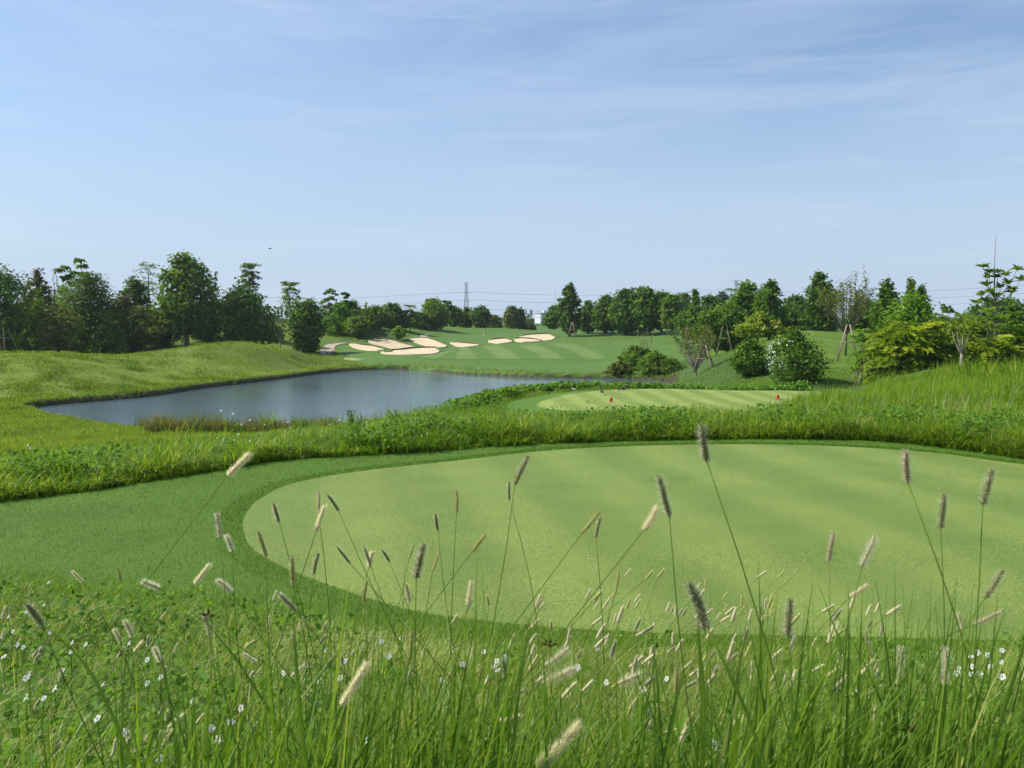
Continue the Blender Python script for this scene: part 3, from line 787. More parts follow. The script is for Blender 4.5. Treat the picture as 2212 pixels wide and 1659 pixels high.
def rosette_tree(label, u, vt, d, tips_uv, pal='mid', L=.6, n=12, bark=None, name='rosette_tree', r=.06, tilt=.1, extra=0, W=1.5, group=None, wid=.38, tilts=None):
    """bare stems that end in whorls of big leaves at the given picture points (one depth spread)"""
    root, H = root_at(u, d, vt, name, label, 'tree', group)
    o = np.array(root.location)
    parts = []; b = MB()
    pts = [P(a, q, d + RNG.uniform(-.4, .4) * W) - o for a, q in tips_uv]
    for _ in range(extra):
        a = RNG.uniform(0, 2 * PI); z = RNG.uniform(.45, .9) * H
        pts.append(np.array([math.cos(a) * W * RNG.uniform(.3, 1), math.sin(a) * W * RNG.uniform(.3, 1), z]))
    k = np.linspace(0, 1, 6)
    stem = np.c_[np.cumsum(RNG.normal(0, .02 * H, (6, 2)), 0) * k[:, None], k * H * .8]
    b.tube(stem, r * (1.1 - .6 * k), 6)
    for p in pts:
        j = np.clip(p[2] / (H * .8) - RNG.uniform(.15, .45), .15, .95)
        p0 = np.array([np.interp(j, k, stem[:, q]) for q in range(3)])
        b.tube([p0, p * .6 + p0 * .4 + (0, 0, -.06 * H), p], [r * .45, r * .33, r * .18], 5)
        parts.append(rosette(p, n, L, tilt, RNG.uniform(.35, .65), wid))
    v, f, rn = join(parts)
    mesh('crown', v, f, M_[pal], root, attrs={'rnd': rn})
    b.build('trunk', bark or m_bark, root, smooth=True)
    return root

def twig_tree(label, u, vt, w, d, pal='olive', stems=16, leaves=700, px=1.7, bark=None, base=.12, name='twiggy_tree', cat='tree', r=.05, lean=0, group=None, fork=3):
    """many thin stems fanning up from a low fork, fine twigs, sparse small leaves"""
    root, H = root_at(u, d, vt, name, label, cat, group)
    W = w / F * d; ls = px * d / 859
    b = MB(); tw = []
    b.tube([(0, 0, -.1), (0, 0, base * H * .6), (lean * .1, 0, base * H)], [r * 1.9, r * 1.6, r * 1.5], 7)
    for s in range(stems):
        a = 2 * PI * s / stems + RNG.uniform(-.2, .2); R = W / 2 * math.sqrt(RNG.uniform(.05, 1)); zt = H * RNG.uniform(.72, 1) * (1 - .22 * (R / (W / 2)) ** 2)
        e = np.array([math.cos(a) * R + lean, math.sin(a) * R, zt]); s0 = np.array([0, 0, base * H * RNG.uniform(.8, 1)])
        k = np.linspace(0, 1, 5)[:, None]
        pts = s0 * (1 - k) + e * k + np.array([math.cos(a), math.sin(a), 0]) * (np.sin(k * PI) * .10 * W * RNG.uniform(.2, 1)) + RNG.normal(0, .008 * H, (5, 3)) * k
        b.tube(pts, r * np.linspace(.75, .14, 5), 5)
        for j in range(fork * 2):
            q = RNG.uniform(.35, .95); p0 = np.array([np.interp(q, k[:, 0], pts[:, z]) for z in range(3)])
            p1 = p0 + RNG.normal(0, .07 * W, 3) + np.array([0, 0, .07 * H]); 
            b.tube([p0, p1], [r * .22, r * .08], 4); tw.append((p0, p1)); tw.append((pts[3], pts[4]))
    i = RNG.integers(0, len(tw), leaves); q = RNG.uniform(.2, 1.15, leaves)[:, None]
    A0 = np.array([t[0] for t in tw])[i]; B0 = np.array([t[1] for t in tw])[i]
    p = A0 * (1 - q) + B0 * q + jit(leaves, .022 * W)
    l_ = ls * RNG.uniform(.7, 1.4, leaves)
    v, f, rn = leaf_quads(p, jit(leaves) + (0, 0, .5), l_, l_ * .6, np.clip(RNG.normal(.5, .22, leaves), 0, 1))
    mesh('crown', v, f, M_[pal], root, attrs={'rnd': rn})
    b.build('trunk', bark or m_bark, root, smooth=True)
    return root

def frond(p, d, L, n, ll, sag, rnd, wid=.3):
    """a compound leaf: leaflets in pairs along an arching rib"""
    d = d / np.linalg.norm(d)
    t = np.repeat(np.linspace(.18, 1, n), 2); s = np.tile([-1, 1], n)
    side = np.cross(d, (0, 0, 1.0)); side /= np.linalg.norm(side) + 1e-9
    upv = np.cross(side, d)
    rib = p + d * (t * L)[:, None] + np.array([0, 0, -1.0]) * (sag * L * t ** 2)[:, None]
    dirl = side * s[:, None] * .85 + d * .5 - np.array([0, 0, .25]) + jit(len(t), .1)
    dirl /= np.linalg.norm(dirl, axis=1)[:, None]
    l_ = ll * (1 - .45 * np.abs(t - .5) * 1.3) * RNG.uniform(.85, 1.15, len(t))
    return leaf_quads(rib + dirl * l_[:, None] * .5, upv + jit(len(t), .25), l_, l_ * wid, np.clip(rnd + RNG.normal(0, .1, len(t)), 0, 1), droop=.2, up=dirl)

def frond_tree(label, u, vt, w, d, pal='yell', nf=110, L=1.1, n=9, ll=.32, cb=.1, prof='round', name='compound_leaf_tree', stems=3, cat='tree', sag=.35, bark=None, r=.05, wid=.34, lo=.3, hi=.75, group=None):
    root, H = root_at(u, d, vt, name, label, cat, group)
    W = w / F * d; parts = []; tips = []
    for i in range(nf):
        zf = RNG.uniform(0, 1); a = RNG.uniform(0, 2 * PI)
        R = PROF[prof](np.array([zf]))[0] * W / 2 * RNG.uniform(.1, .62)
        p = np.array([math.cos(a) * R, math.sin(a) * R, H * (cb + (1 - cb) * zf * .92)])
        dd = np.array([math.cos(a), math.sin(a), RNG.uniform(-.1, .7)]) + RNG.normal(0, .3, 3)
        parts.append(frond(p, dd, L * RNG.uniform(.7, 1.2), n, ll, sag, RNG.uniform(lo, hi), wid)); tips.append(p)
    for i in range(nf // 11):                      # long bright outer fronds
        a = RNG.uniform(0, 2 * PI); z = RNG.uniform(.3, .95)
        p = np.array([math.cos(a) * W * .22, math.sin(a) * W * .22, H * z * .9]); dd = np.array([math.cos(a), math.sin(a), RNG.uniform(.1, 1.0)])
        parts.append(frond(p, dd, L * RNG.uniform(1.1, 1.5), n + 2, ll, sag * .8, hi + .1, wid))
    v, f, rn = join(parts)
    mesh('crown', v, f, M_[pal], root, attrs={'rnd': rn})
    make_trunk(root, H, H * .75, r, tips[::max(1, nf // 16)], bark or m_bark, stems, .06 * W)
    return root

def palm(label, u, vt, w, d):
    root, H = root_at(u, d, vt, 'palm_tree', label, 'palm')
    W = w / F * d; parts = []
    for k in range(15):
        a = 2 * PI * k / 15 * 2.4; e = RNG.uniform(-.1, 1.0)
        parts.append(frond(np.array([0, 0, H * .93]), np.array([math.cos(a), math.sin(a), e]), W * .62, 14, W * .22, .5, RNG.uniform(.3, .7), .2))
    v, f, rn = join(parts)
    mesh('crown', v, f, M_['blue'], root, attrs={'rnd': rn})
    b = MB(); b.tube([(0, 0, 0), (.1, 0, H * .5), (0, 0, H * .94)], [.16, .13, .10], 7); b.build('trunk', m_bark, root, smooth=True)

def props(u, vb, d, h, label, spread=.75, n=4, top=.0):
    """bamboo poles leaning together round a young trunk, tied with cross bars"""
    x = float(P(u, vb, d)[0]); z = float(tz(x, d))
    root = empty('tree_stake_frame', (x, d, z), label, 'tree stakes', 'bamboo stake frames round young trees')
    a = [2 * PI * (k + .3) / n for k in range(n)]
    for q in a:
        b = MB(); b.tube([(math.cos(q) * spread, math.sin(q) * spread, -.1), (math.cos(q) * .12 + top, math.sin(q) * .12, h)], [.045, .04], 6); b.build('pole', m_pole, root, smooth=True)
    k = .5
    for i in range(n):
        q, q2 = a[i], a[(i + 1) % n]; s = spread * (1 - k) + .12 * k
        b = MB(); p, p2 = np.array([math.cos(q) * s, math.sin(q) * s, h * k]), np.array([math.cos(q2) * s, math.sin(q2) * s, h * k])
        b.tube([p - (p2 - p) * .15, p2 + (p2 - p) * .15], .035, 6); b.build('cross_bar', m_pole, root, smooth=True)
    return root
# ------------------------------------------------------------------ trees, left
tree('dark bushy tree cut by the left edge of the picture, with bare lower trunks', 5, 592, 150, 82, 'dark', 'egg', .28, 260, 14, 2.6, stems=4, limbs=12)
tier_tree('small umbrella crowned tree peeping over the bushes near the left edge', 54, 620, 42, 100, 'blue', 2, .5, .75)
tree('blackish brown narrow tree left of the twiggy bare tree', 83, 588, 52, 96, 'brown', 'egg', .25, 110, 14, 2.6, lump=.5)
twig_tree('nearly leafless brown twiggy tree between the blackish tree and the tall whorled one', 113, 585, 48, 97, 'brown', 12, 420, 1.8, r=.05)
tree('feathery bright green bushy tree behind the big blue green tree', 137, 622, 70, 101, 'bright', 'round', .1, 120, 14, 2.2)
rosette_tree('tall thin tree with stacked whorls of leaves rising highest at far left', 175, 553, 94,
             [(170, 560), (178, 573), (181, 589), (128, 581), (142, 575), (151, 593), (162, 588), (140, 598), (172, 604), (188, 604), (158, 610)], 'blue', L=.75, n=20, r=.09, tilt=-.25, wid=.55)
tree('large blue green tree with layered drooping leaves, widest of the far left clump', 192, 600, 128, 90, 'blue', 'egg', .08, 330, 14, 3.0, lump=.3, flat=.6, asp=.5)
tree('olive brown small tree in front of the left clump, just above the mound', 122, 662, 92, 84, 'olive', 'round', .2, 170, 14, 2.4, lump=.4)
tree('low green shrub in the shade at the foot of the big blue green tree', 225, 690, 90, 88, 'mid', 'dome', 0, 120, 14, 2.4, name='shrub', cat='shrub', limbs=4)
tree('low dark shrub filling the gap under the olive brown tree', 60, 690, 100, 90, 'mid', 'dome', 0, 130, 14, 2.4, name='shrub', cat='shrub', limbs=4)
for u_, w_, d_, vt_, pl_, lb_ in ((20, 80, 86, 705, 'mid', 'low green undergrowth at the left edge below the dark bushy tree'), (150, 90, 92, 690, 'dark', 'dark undergrowth behind the olive brown tree'), (270, 90, 96, 690, 'mid', 'undergrowth below the rust tinged tree'),
                                (355, 80, 101, 694, 'dark', 'shaded undergrowth left of the teak trunk'), (445, 80, 108, 690, 'dark', 'shaded undergrowth right of the teak trunk'), (585, 60, 112, 702, 'mid', 'small bush at the foot of the airy thin stemmed tree')):
    tree(lb_, u_, vt_, w_, d_, pl_, 'dome', 0, 100, 14, 2.2, lump=.5, name='shrub', cat='shrub', limbs=4)
tree('yellowish orange leaved bush half hidden in the left clump', 79, 648, 44, 92, 'yell', 'round', .3, 60, 12, 2.2)
tree('rust tinged tree between the blue green tree and the dark pointed tree', 262, 642, 62, 95, 'brown', 'round', .15, 140, 14, 2.4, lump=.45)
tree('dark pointed tree with drooping leaf layers left of the big pale teak', 289, 602, 78, 99, 'dark', 'egg', .1, 220, 14, 2.9, flat=.5, lump=.4)
tier_tree('pale sparse umbrella tree peeping over left shoulder of the teak', 320, 574, 56, 104, 'light', 5, .9, .6, px=1.9, dens=.45, droop=.05)
tree('dark shrubby tree below the pointed tree, with yellow tipped leaves', 300, 672, 95, 94, 'olive', 'round', .2, 150, 14, 2.4)
tree('big pale green teak tree with large leaves, tallest rounded crown on the left', 398, 557, 132, 98, 'light', 'egg', .2, 330, 12, 3.3, lump=.38, asp=.75, sig=.06, bark=m_bark, limbs=12)
tree('dark green tree standing behind the right side of the teak', 440, 668, 70, 106, 'mid', 'round', .15, 120, 14, 2.4)
tree('dark low tree under the left side of the teak crown', 345, 680, 60, 100, 'dark', 'round', .25, 100, 14, 2.4)
tier_tree('tall tiered tree rising behind the dark rounded tree', 538, 571, 54, 112, 'blue', 8, .75, .38, px=2.4, droop=.12)
tree('dark rounded tree left of the airy thin stemmed trees', 522, 630, 128, 101, 'dark', 'egg', .04, 340, 14, 2.7, lump=.3, limbs=10)
twig_tree('airy pale tree of several thin stems between the two dark rounded trees', 603, 640, 52, 106, 'mid', 9, 700, 1.9, r=.045, bark=m_bark_p)
tier_tree('umbrella crowned tree with three loose tiers above the airy stems', 625, 611, 60, 123, 'light', 4, .7, .55, px=2.4, dens=.9)
tree('dark compact heart shaped tree standing beside the cart path', 660, 654, 86, 104.5, 'dark', 'heart', .03, 340, 14, 2.6, lump=.28, limbs=10)
tier_tree('left of the two small tiered trees behind the bright green thicket', 711, 627, 46, 128, 'mid', 4, .6, .45, px=2.5)
tier_tree('right of the two small tiered trees behind the bright green thicket', 747, 634, 42, 130, 'mid', 4, .55, .4, px=2.5, dens=1.2)
tree('bright green thicket on the bank right of the heart shaped tree', 733, 660, 84, 127, 'bright', 'dome', 0, 190, 14, 2.2, lump=.4, name='thicket', cat='thicket', limbs=5, pal2=None)
tree('green tree in the middle of the bank thicket', 760, 655, 60, 131, 'mid', 'round', .1, 130, 14, 2.3)
twig_tree('twiggy tree with light foliage leaning over the bank shrubs', 780, 646, 52, 128, 'light', 10, 520, 1.9, r=.055)
tree('loose leafy tree with yellowing leaves and dark trunk right above the stained bunker', 773, 686, 58, 123, 'light', 'round', .22, 150, 12, 2.2, lump=.45, stems=3)
tree('medium green tree on the bank left of the far dark tree', 811, 664, 62, 134, 'mid', 'round', .05, 150, 14, 2.3)
tree('small dark rounded tree on top of the bank', 847, 659, 58, 142, 'dark', 'round', .05, 170, 14, 2.3, lump=.25)
tier_tree('low flat topped layered tree right of the dark rounded one on the bank', 886, 669, 62, 142, 'mid', 4, .55, .35, px=2.3, dens=1.4, droop=.2)
tree('dark mass of shrub behind the layered tree on the bank', 905, 678, 60, 150, 'dark', 'dome', 0, 130, 14, 2.2, name='shrub', cat='shrub', limbs=4)
palm('small grey palm crown showing above the layered tree', 885, 659, 26, 190)
tree('small bright lime sapling beside the stained bunker', 861, 707, 30, 127, 'bright', 'round', .25, 60, 12, 1.9, name='sapling', limbs=5)
tier_tree('pale umbrella crown behind left shoulder of the egg shaped tree', 926, 648, 34, 165, 'light', 2, .6, .8, px=2.2)
tree('bright egg shaped tree standing above the upper cart path bend', 938, 652, 56, 152, 'light', 'egg', .12, 240, 14, 2.3, lump=.3)
tier_tree('umbrella crown behind right shoulder of the egg shaped tree', 966, 651, 36, 168, 'mid', 3, .6, .7, px=2.2)
G_ROW = 'trees in the far row below the pylon'
tree('far dark tree just left of the pylon foot', 981, 666, 42, 168, 'mid', 'round', .15, 130, 14, 2.1, group=G_ROW)
tree('far dark narrow tree at the pylon foot', 1008, 668, 36, 172, 'mid', 'egg', .12, 110, 14, 2.1, group=G_ROW)
tree('far dark broad tree just right of the pylon foot', 1038, 664, 50, 170, 'dark', 'round', .15, 150, 14, 2.1, group=G_ROW)
tree('far olive shrub at the right end of the row by the pylon', 1066, 682, 44, 185, 'olive', 'dome', 0, 100, 14, 2.0, name='shrub', cat='shrub', limbs=4, group=G_ROW)
tree('pale olive tree left of the white building', 1105, 663, 36, 182, 'olive', 'egg', .1, 120, 14, 2.0, group='trees near the white building')
tree('green narrow tree close left of the white building', 1125, 668, 24, 184, 'mid', 'egg', .1, 100, 14, 2.0, group='trees near the white building')
twig_tree('thin twiggy sapling in front of the left end of the white building', 1143, 660, 20, 180, 'olive', 7, 200, 1.7, r=.06, group='trees near the white building')
tree('low dark bush at the foot of the white building', 1142, 697, 36, 186, 'dark', 'dome', 0, 70, 14, 2.0, name='shrub', cat='shrub', limbs=4, group='trees near the white building')
tree('small grey green tree between the white building and the columnar tree', 1197, 664, 40, 178, 'mid', 'round', .1, 140, 14, 2.1, group='trees near the white building')

# ------------------------------------------------------------------ trees, right
tree('tall dark columnar tree right of the white building', 1231, 620, 46, 140, 'dark', 'column', .1, 240, 14, 2.3, sig=.05, lump=.3, limbs=10)
G_R = 'staked trees along the right of the fairway'
tree('first green tree right of the columnar tree', 1270, 655, 50, 146, 'mid', 'egg', .1, 150, 14, 2.4, group=G_R)
tree('slightly taller tree left of the broad dark crown in the fairway row', 1307, 646, 60, 143, 'mid', 'egg', .14, 190, 14, 2.5, group=G_R)
tree('left half of the broad dark crowned pair on the fairway edge', 1353, 628, 78, 138, 'dark', 'egg', .12, 280, 14, 2.7, group=G_R, lump=.32)
tree('right half of the broad dark crowned pair on the fairway edge', 1394, 629, 76, 136, 'mid', 'egg', .14, 270, 14, 2.7, group=G_R, lump=.32)
tree('dark tree overlapping right side of the broad dark pair', 1430, 634, 58, 142, 'dark', 'egg', .12, 200, 14, 2.6, group=G_R)
tree('paler tree with reddish stakes at the right end of the fairway row', 1453, 642, 52, 130, 'light', 'egg', .22, 190, 14, 2.5, group=G_R)
tree('rounded far crown behind the paler staked tree', 1474, 637, 52, 165, 'blue', 'round', .2, 140, 14, 2.3)
tree('slim pointed tree rising right of the rounded far crown', 1502, 631, 40, 135, 'light', 'cone', .1, 120, 14, 2.2, lump=.5)
tree('broad dark tree behind the grey twiggy bush tree', 1500, 668, 82, 118, 'mid', 'round', .1, 200, 14, 2.6)
tree('pointed tree left of the far pale dome', 1536, 643, 60, 132, 'mid', 'egg', .1, 170, 14, 2.3, lump=.5)
tree('hazy pale green dome far behind the second pylon', 1560, 636, 52, 230, 'far', 'dome', .1, 140, 14, 2.0)
palm('grey palm crown just left of the second pylon top', 1581, 621, 26, 230)
tree('tall large leaved tree right under the second pylon', 1612, 617, 76, 104, 'mid', 'egg', .08, 250, 12, 3.3, lump=.45, asp=.75)
tree('dark green tree on stakes left of the yellow green tree', 1570, 664, 120, 82, 'mid', 'egg', .22, 340, 13, 3.0, lump=.38, asp=.7, stems=2)
tree('dark tree closing the gap behind the yellow green tree', 1545, 676, 60, 110, 'dark', 'round', .05, 150, 14, 2.5)
twig_tree('grey twiggy rounded tree with sparse small leaves on stakes by the pond end', 1505, 700, 106, 63, 'olive', 26, 1700, 2.0, r=.045, fork=4, base=.16, bark=m_bark_p)
tree('yellow green rounded tree on the hill left of the mown hump', 1638, 677, 112, 76, 'yell', 'dome', .25, 190, 14, 2.4, lump=.6, limbs=12, flat=.5, sig=.06)
tree('dull green loose tree below the yellow green one', 1622, 738, 72, 54, 'mid', 'round', .05, 170, 14, 2.6, lump=.45)
twig_tree('leafless forked dead tree behind the pond bushes', 1396, 706, 56, 92, 'olive', 6, 60, 1.8, r=.07, bark=m_bark_p, name='dead_tree', fork=3)
tree('leaning loose crowned tree left of the far dark dome', 1664, 614, 66, 96, 'mid', 'egg', .1, 190, 12, 3.0, lump=.5, asp=.7)
tree('far dark domed tree behind the mown hump', 1720, 643, 76, 150, 'dark', 'dome', .05, 190, 14, 2.4, lump=.2)
tree('broad dark thicket along the back of the mown hump, left half', 1705, 664, 92, 104, 'dark', 'dome', 0, 240, 14, 2.6, name='thicket', cat='thicket', limbs=6)
tree('broad dark thicket along the back of the mown hump, right half', 1765, 668, 84, 106, 'dark', 'dome', 0, 220, 14, 2.6, name='thicket', cat='thicket', limbs=6)
tree('tall dark tree directly left of the many stemmed bare tree', 1772, 593, 62, 92, 'dark', 'column', .08, 260, 13, 2.9, lump=.45)
twig_tree('many stemmed bare tree with thin brown leaves, fan shaped, on pale stakes', 1832, 584, 128, 58, 'olive', 34, 3400, 1.8, r=.042, base=.30, fork=4, bark=m_bark)
tree('dark green tree behind right side of the bare fan shaped tree', 1880, 655, 96, 80, 'mid', 'round', .05, 260, 13, 2.8)
tree('narrow pointed tree right of the bare fan shaped tree', 1918, 609, 62, 72, 'mid', 'egg', .05, 210, 12, 2.6, lump=.6)
tree('left of the two thin pointed treetops behind the yellow compound leaved shrub', 1968, 609, 46, 78, 'light', 'cone', .05, 150, 12, 2.4, lump=.6)
tree('right of the two thin pointed treetops behind the yellow compound leaved shrub', 1991, 622, 52, 76, 'mid', 'cone', .05, 150, 12, 2.4, lump=.6)
tree('bright green leafy tree above the yellow compound leaved shrub', 1975, 644, 128, 56, 'bright', 'egg', .05, 260, 12, 3.2, lump=.6, asp=.55)
tree('dark green mass of trees far right behind the tall leggy sapling', 2165, 652, 190, 70, 'dark', 'dome', 0, 420, 13, 2.8, lump=.25, name='thicket', cat='thicket', limbs=8)
frond_tree('big yellow tinged shrub with long feathered compound leaves behind the tall grass', 1958, 686, 150, 42, 'yell', 190, 1.3, 10, .40, .03, prof='egg', lo=.0, hi=.66, sag=.5, wid=.40)
frond_tree('olive green feathered shrub right of the big yellow tinged one', 2060, 668, 110, 43, 'light', 150, 1.2, 9, .36, .04, lo=.3, hi=.75, sag=.6, wid=.42)
twig_tree('forked pale sapling standing in front of the feathered shrubs', 2082, 660, 70, 38, 'yell', 6, 520, 2.4, r=.045, base=.3, bark=m_bark_p, fork=2)
frond_tree('yellow green feathered bush at the right behind the reed tufts', 2120, 730, 120, 41, 'yell', 150, 1.2, 9, .38, .03, lo=.15, hi=.6, sag=.6, wid=.42)
frond_tree('dark leaved bush at the right edge beside the reed tufts', 2200, 700, 100, 44, 'mid', 170, .9, 8, .38, .03, wid=.5, sag=.6)
rosette_tree('tall leggy sapling with leaf whorls and one long bare shoot at far right', 2148, 600, 41,
             [(2124, 577), (2136, 590), (2133, 601), (2156, 590), (2150, 600), (2172, 596), (2131, 618), (2176, 613), (2186, 627), (2160, 622), (2140, 632), (2120, 638), (2152, 640), (2128, 652), (2185, 632), (2197, 583), (2205, 606), (2110, 655), (2148, 660)],
             'light', L=.34, n=14, r=.045, tilt=.75, W=1.0, wid=.5)
b = MB(); q = P(2148, 645, 41); e = P(2151, 508, 41); ro = bpy.data.objects['rosette_tree.001']
b.tube(np.array([q, (q + e) / 2 + (-.03, 0, 0), e]) - np.array(ro.location), [.035, .022, .008], 5); b.build('bare_shoot', m_bark_p, ro)
rosette_tree('large leaved plant with broad glossy whorls below the leggy sapling', 2135, 668, 40,
             [(2130, 672), (2150, 690), (2110, 690), (2160, 715), (2135, 735), (2175, 700), (2190, 680), (2090, 720), (2150, 760), (2120, 755)], 'light', L=.5, n=11, r=.04, tilt=.3, W=1.2)
# shrubs by the pond end and the white flowering shrub
tree('grey green bush at the pond edge, left of the brush clump', 1337, 782, 62, 76.5, 'olive', 'dome', 0, 150, 14, 2.0, lump=.5, name='bush', cat='bush', limbs=4)
tree('dark green upper bush of the clump at the pond end', 1377, 751, 82, 80, 'mid', 'dome', 0, 190, 14, 2.1, lump=.5, name='bush', cat='bush', limbs=5)
tree('yellow green bush in the middle of the clump at the pond end', 1414, 763, 88, 76, 'light', 'dome', 0, 210, 14, 2.0, name='bush', cat='bush', limbs=5, lump=.6)
tree('shaded bush leaning right at the end of the clump by the pond', 1450, 774, 62, 75, 'light', 'dome', 0, 120, 14, 2.0, name='bush', cat='bush', limbs=5, lump=.6)
ws = tree('rounded dark shrub dotted with white blossom on its left side', 1720, 724, 128, 46, 'mid', 'egg', .0, 260, 12, 2.4, lump=.75, name='flowering_shrub', cat='shrub', limbs=14)
m_white = plain('white_petal', (.86, .87, .84), .6)
H_ = float(P(1720, 724, 46)[2]) - ws.location.z; W_ = 128 / F * 46
n_ = 380
a = RNG.normal(PI * 1.08, .42, n_); zf = RNG.uniform(.12, .93, n_); R = PROF['round'](zf) * W_ / 2 * RNG.uniform(.9, 1.06, n_)
a = np.where(a < PI * .75, RNG.uniform(PI * .9, PI * 1.4, n_), a)
keep = fbm(a * 5, zf * 7, 21, 2) > .5
pb = np.c_[np.cos(a) * R, np.sin(a) * R, H_ * zf][keep]
v, f, rn = leaf_quads(pb, pb - (0, 0, H_ / 2) + jit(len(pb), .6), .07, .05, .5)
mesh('white_blossom', v, f, m_white, ws)
tier_tree('small yellow green umbrella sapling on stakes in front of the bare tree', 1864, 712, 70, 45, 'bright', 4, .7, .42, px=3.0, dens=.9, bark=m_bark_p, r=.07)

# stakes
props(1830, 795, 56, 2.3, 'pale bamboo stakes round the fan shaped bare tree', .9)
props(1864, 812, 45, 1.5, 'short bamboo stakes round the small umbrella sapling', .6)
props(1521, 803, 62, 1.9, 'bamboo stakes round the grey twiggy tree by the pond end', 1.1)
props(1565, 767, 80, 3.2, 'bamboo stakes round the dark tree left of the yellow green tree', 1.1)
props(1452, 724, 129, 4.2, 'reddish stakes round the paler tree ending the fairway row', 1.0)
props(1236, 728, 137, 2.4, 'stakes at the foot of the tall columnar tree', .9)
props(10, 762, 80, 3.2, 'bamboo stakes under the dark tree at the left edge', 1.2)

# the far wood that closes the horizon
parts = []
for dd, vt, amp, nn in ((380, 688, 9, 5200), (300, 694, 8, 4200), (145, 668, 16, 16000)):
    u = RNG.uniform(-700, 2900, nn) if dd > 200 else RNG.uniform(-1000, 560, nn); x = P(u, 690, dd)[:, 0]
    env = vt + amp * (1.3 - 2.6 * fbm(u / 70, u * 0 + dd, 31, 4)) + np.where((u > 880) & (u < 1200), 3, 0)
    top = P(u, env, dd)[:, 2]; z0 = tz(x, np.full(nn, dd))
    k = RNG.random(nn) ** .7
    p = np.c_[x, dd + RNG.normal(0, 6, nn), z0 + (top - z0) * k]
    parts.append(leaf_quads(p, jit(nn, .6) + (0, -.5, .6), 1.9 * dd / 340, 1.4 * dd / 340, np.clip(RNG.normal(.5, .2, nn), 0, 1)))
stuff('far_woods', parts, M_['far'])
# ------------------------------------------------------------------ pylons, lines, building
m_steel = plain('galvanised_steel', (.36, .38, .41), .5)
m_wire = plain('wire_metal', (.25, .27, .30), .5)
def pylon(u, vt, d, label, arm):
    root, H = root_at(u, d, vt, 'pylon', label, 'pylon', 'lattice pylons on the horizon')
    t = .26
    w0, w1 = 2.3, .75
    wz = lambda z: w0 + (w1 - w0) * min(1, (z / H) / .75)
    for sx in (-1, 1):
        for sy in (-1, 1):
            b = MB(); zz = [0, H * .4, H * .75, H]; b.tube([(sx * wz(z), sy * wz(z), z) for z in zz], t / 1.6, 4); b.build('leg', m_steel, root)
    b = MB(); n = 13; zz = np.linspace(0, H, n)
    for i in range(n - 1):
        a, c = wz(zz[i]), wz(zz[i + 1])
        for s in (-1, 1):
            b.tube([(-a, s * a, zz[i]), (c, s * c, zz[i + 1])], t / 2.6, 4); b.tube([(a, s * a, zz[i]), (-c, s * c, zz[i + 1])], t / 2.6, 4)
            b.tube([(s * a, -a, zz[i]), (s * c, c, zz[i + 1])], t / 2.6, 4)
        b.tube([(-a, -a, zz[i]), (a, -a, zz[i])], t / 2.8, 4)
    b.build('bracing', m_steel, root)
    for k in (.98, .74, .52):
        b = MB(); L = arm * (1 if k > .9 else 1.2)
        b.tube([(-L, 0, H * k), (0, -.5, H * k + .8), (L, 0, H * k)], t / 2.4, 4); b.tube([(-L, 0, H * k), (L, 0, H * k)], t / 2.4, 4); b.build('crossarm', m_steel, root)
pylon(1007, 610, 600, 'pale lattice pylon rising from the trees left of centre', 1.6)
pylon(1590, 605, 640, 'second lattice pylon, only its top above the trees on the right', 4.2)
lines = [[(-120, 615), (240, 631), (654, 645), (795, 642), (1007, 631), (1084, 634), (1251, 638), (1434, 634), (1590, 625), (1690, 630), (1893, 633), (2126, 622), (2400, 606)],
         [(-120, 640), (240, 655), (654, 664), (816, 659), (1007, 648), (1084, 651), (1201, 654), (1430, 652), (1590, 643), (1700, 648), (1900, 649), (2126, 638), (2400, 622)],
         [(-120, 662), (240, 676), (654, 684), (816, 678), (1007, 667), (1084, 669), (1201, 672), (1430, 669), (1590, 660), (1700, 665), (1900, 664), (2126, 654), (2400, 640)]]
for l, nm in zip(lines, ('topmost', 'middle', 'lowest')):
    l = np.array(l, float); dd = np.interp(l[:, 0], [-120, 1007, 1590, 2400], [590, 600, 640, 600])
    c = catmull(np.array([P(a, q, d) for (a, q), d in zip(l, dd)]), 4)
    b = MB(); b.tube(c, .085, 4)
    o = b.build('power_line', m_wire); tag(o, nm + ' of the three thin power lines strung between the pylons', 'power line', 'power lines across the horizon')
b = MB(); z0 = float(tz(P(1199, 650, 420)[0], 420)); H = float(P(1199, 628, 420)[2]) - z0; b.tube([(0, 0, 0), (0, 0, H * .5), (0, 0, H)], [.16, .12, .06], 5)
mast = empty('radio_mast', (float(P(1199, 650, 420)[0]), 420, z0), 'hair thin mast standing left of the columnar tree', 'mast'); b.build('mast_pole', m_steel, mast)
b = MB(); b.tube([(-.5, 0, H * .96), (.5, 0, H * .96)], .04, 4); b.build('antenna', m_steel, mast)

m_wall = plain('white_cladding', (.80, .82, .83), .5)
m_trim = plain('grey_trim', (.55, .58, .62), .5)
bx = P(np.array([1150, 1173]), 690, 270)[:, 0]
bz = float(tz(bx.mean(), 270)); bt = float(P(1160, 677, 270)[2]) - bz
bd = empty('white_building', (float(bx.mean()), 270, bz), 'small white flat roofed building far off between the trees', 'building')
wv = (bx[1] - bx[0]) * .8
bd.rotation_euler = (0, 0, -.85)
b = MB(); b.box((0, 4, bt / 2), (wv, 8, bt)); b.build('wall', m_wall, bd)
b = MB(); b.box((0, 4, bt + .12), (wv + .4, 8.4, .24)); b.build('roof', m_trim, bd)
for k in range(3):
    b = MB(); b.box((-wv / 2 + wv * (k + .5) / 3, -.03, bt * .62), (wv * .17, .06, bt * .16)); b.build('window', m_trim, bd)
b = MB(); b.box((wv * .1, 3, bt + .6), (wv * .25, 2, .75)); b.build('parapet', m_wall, bd)

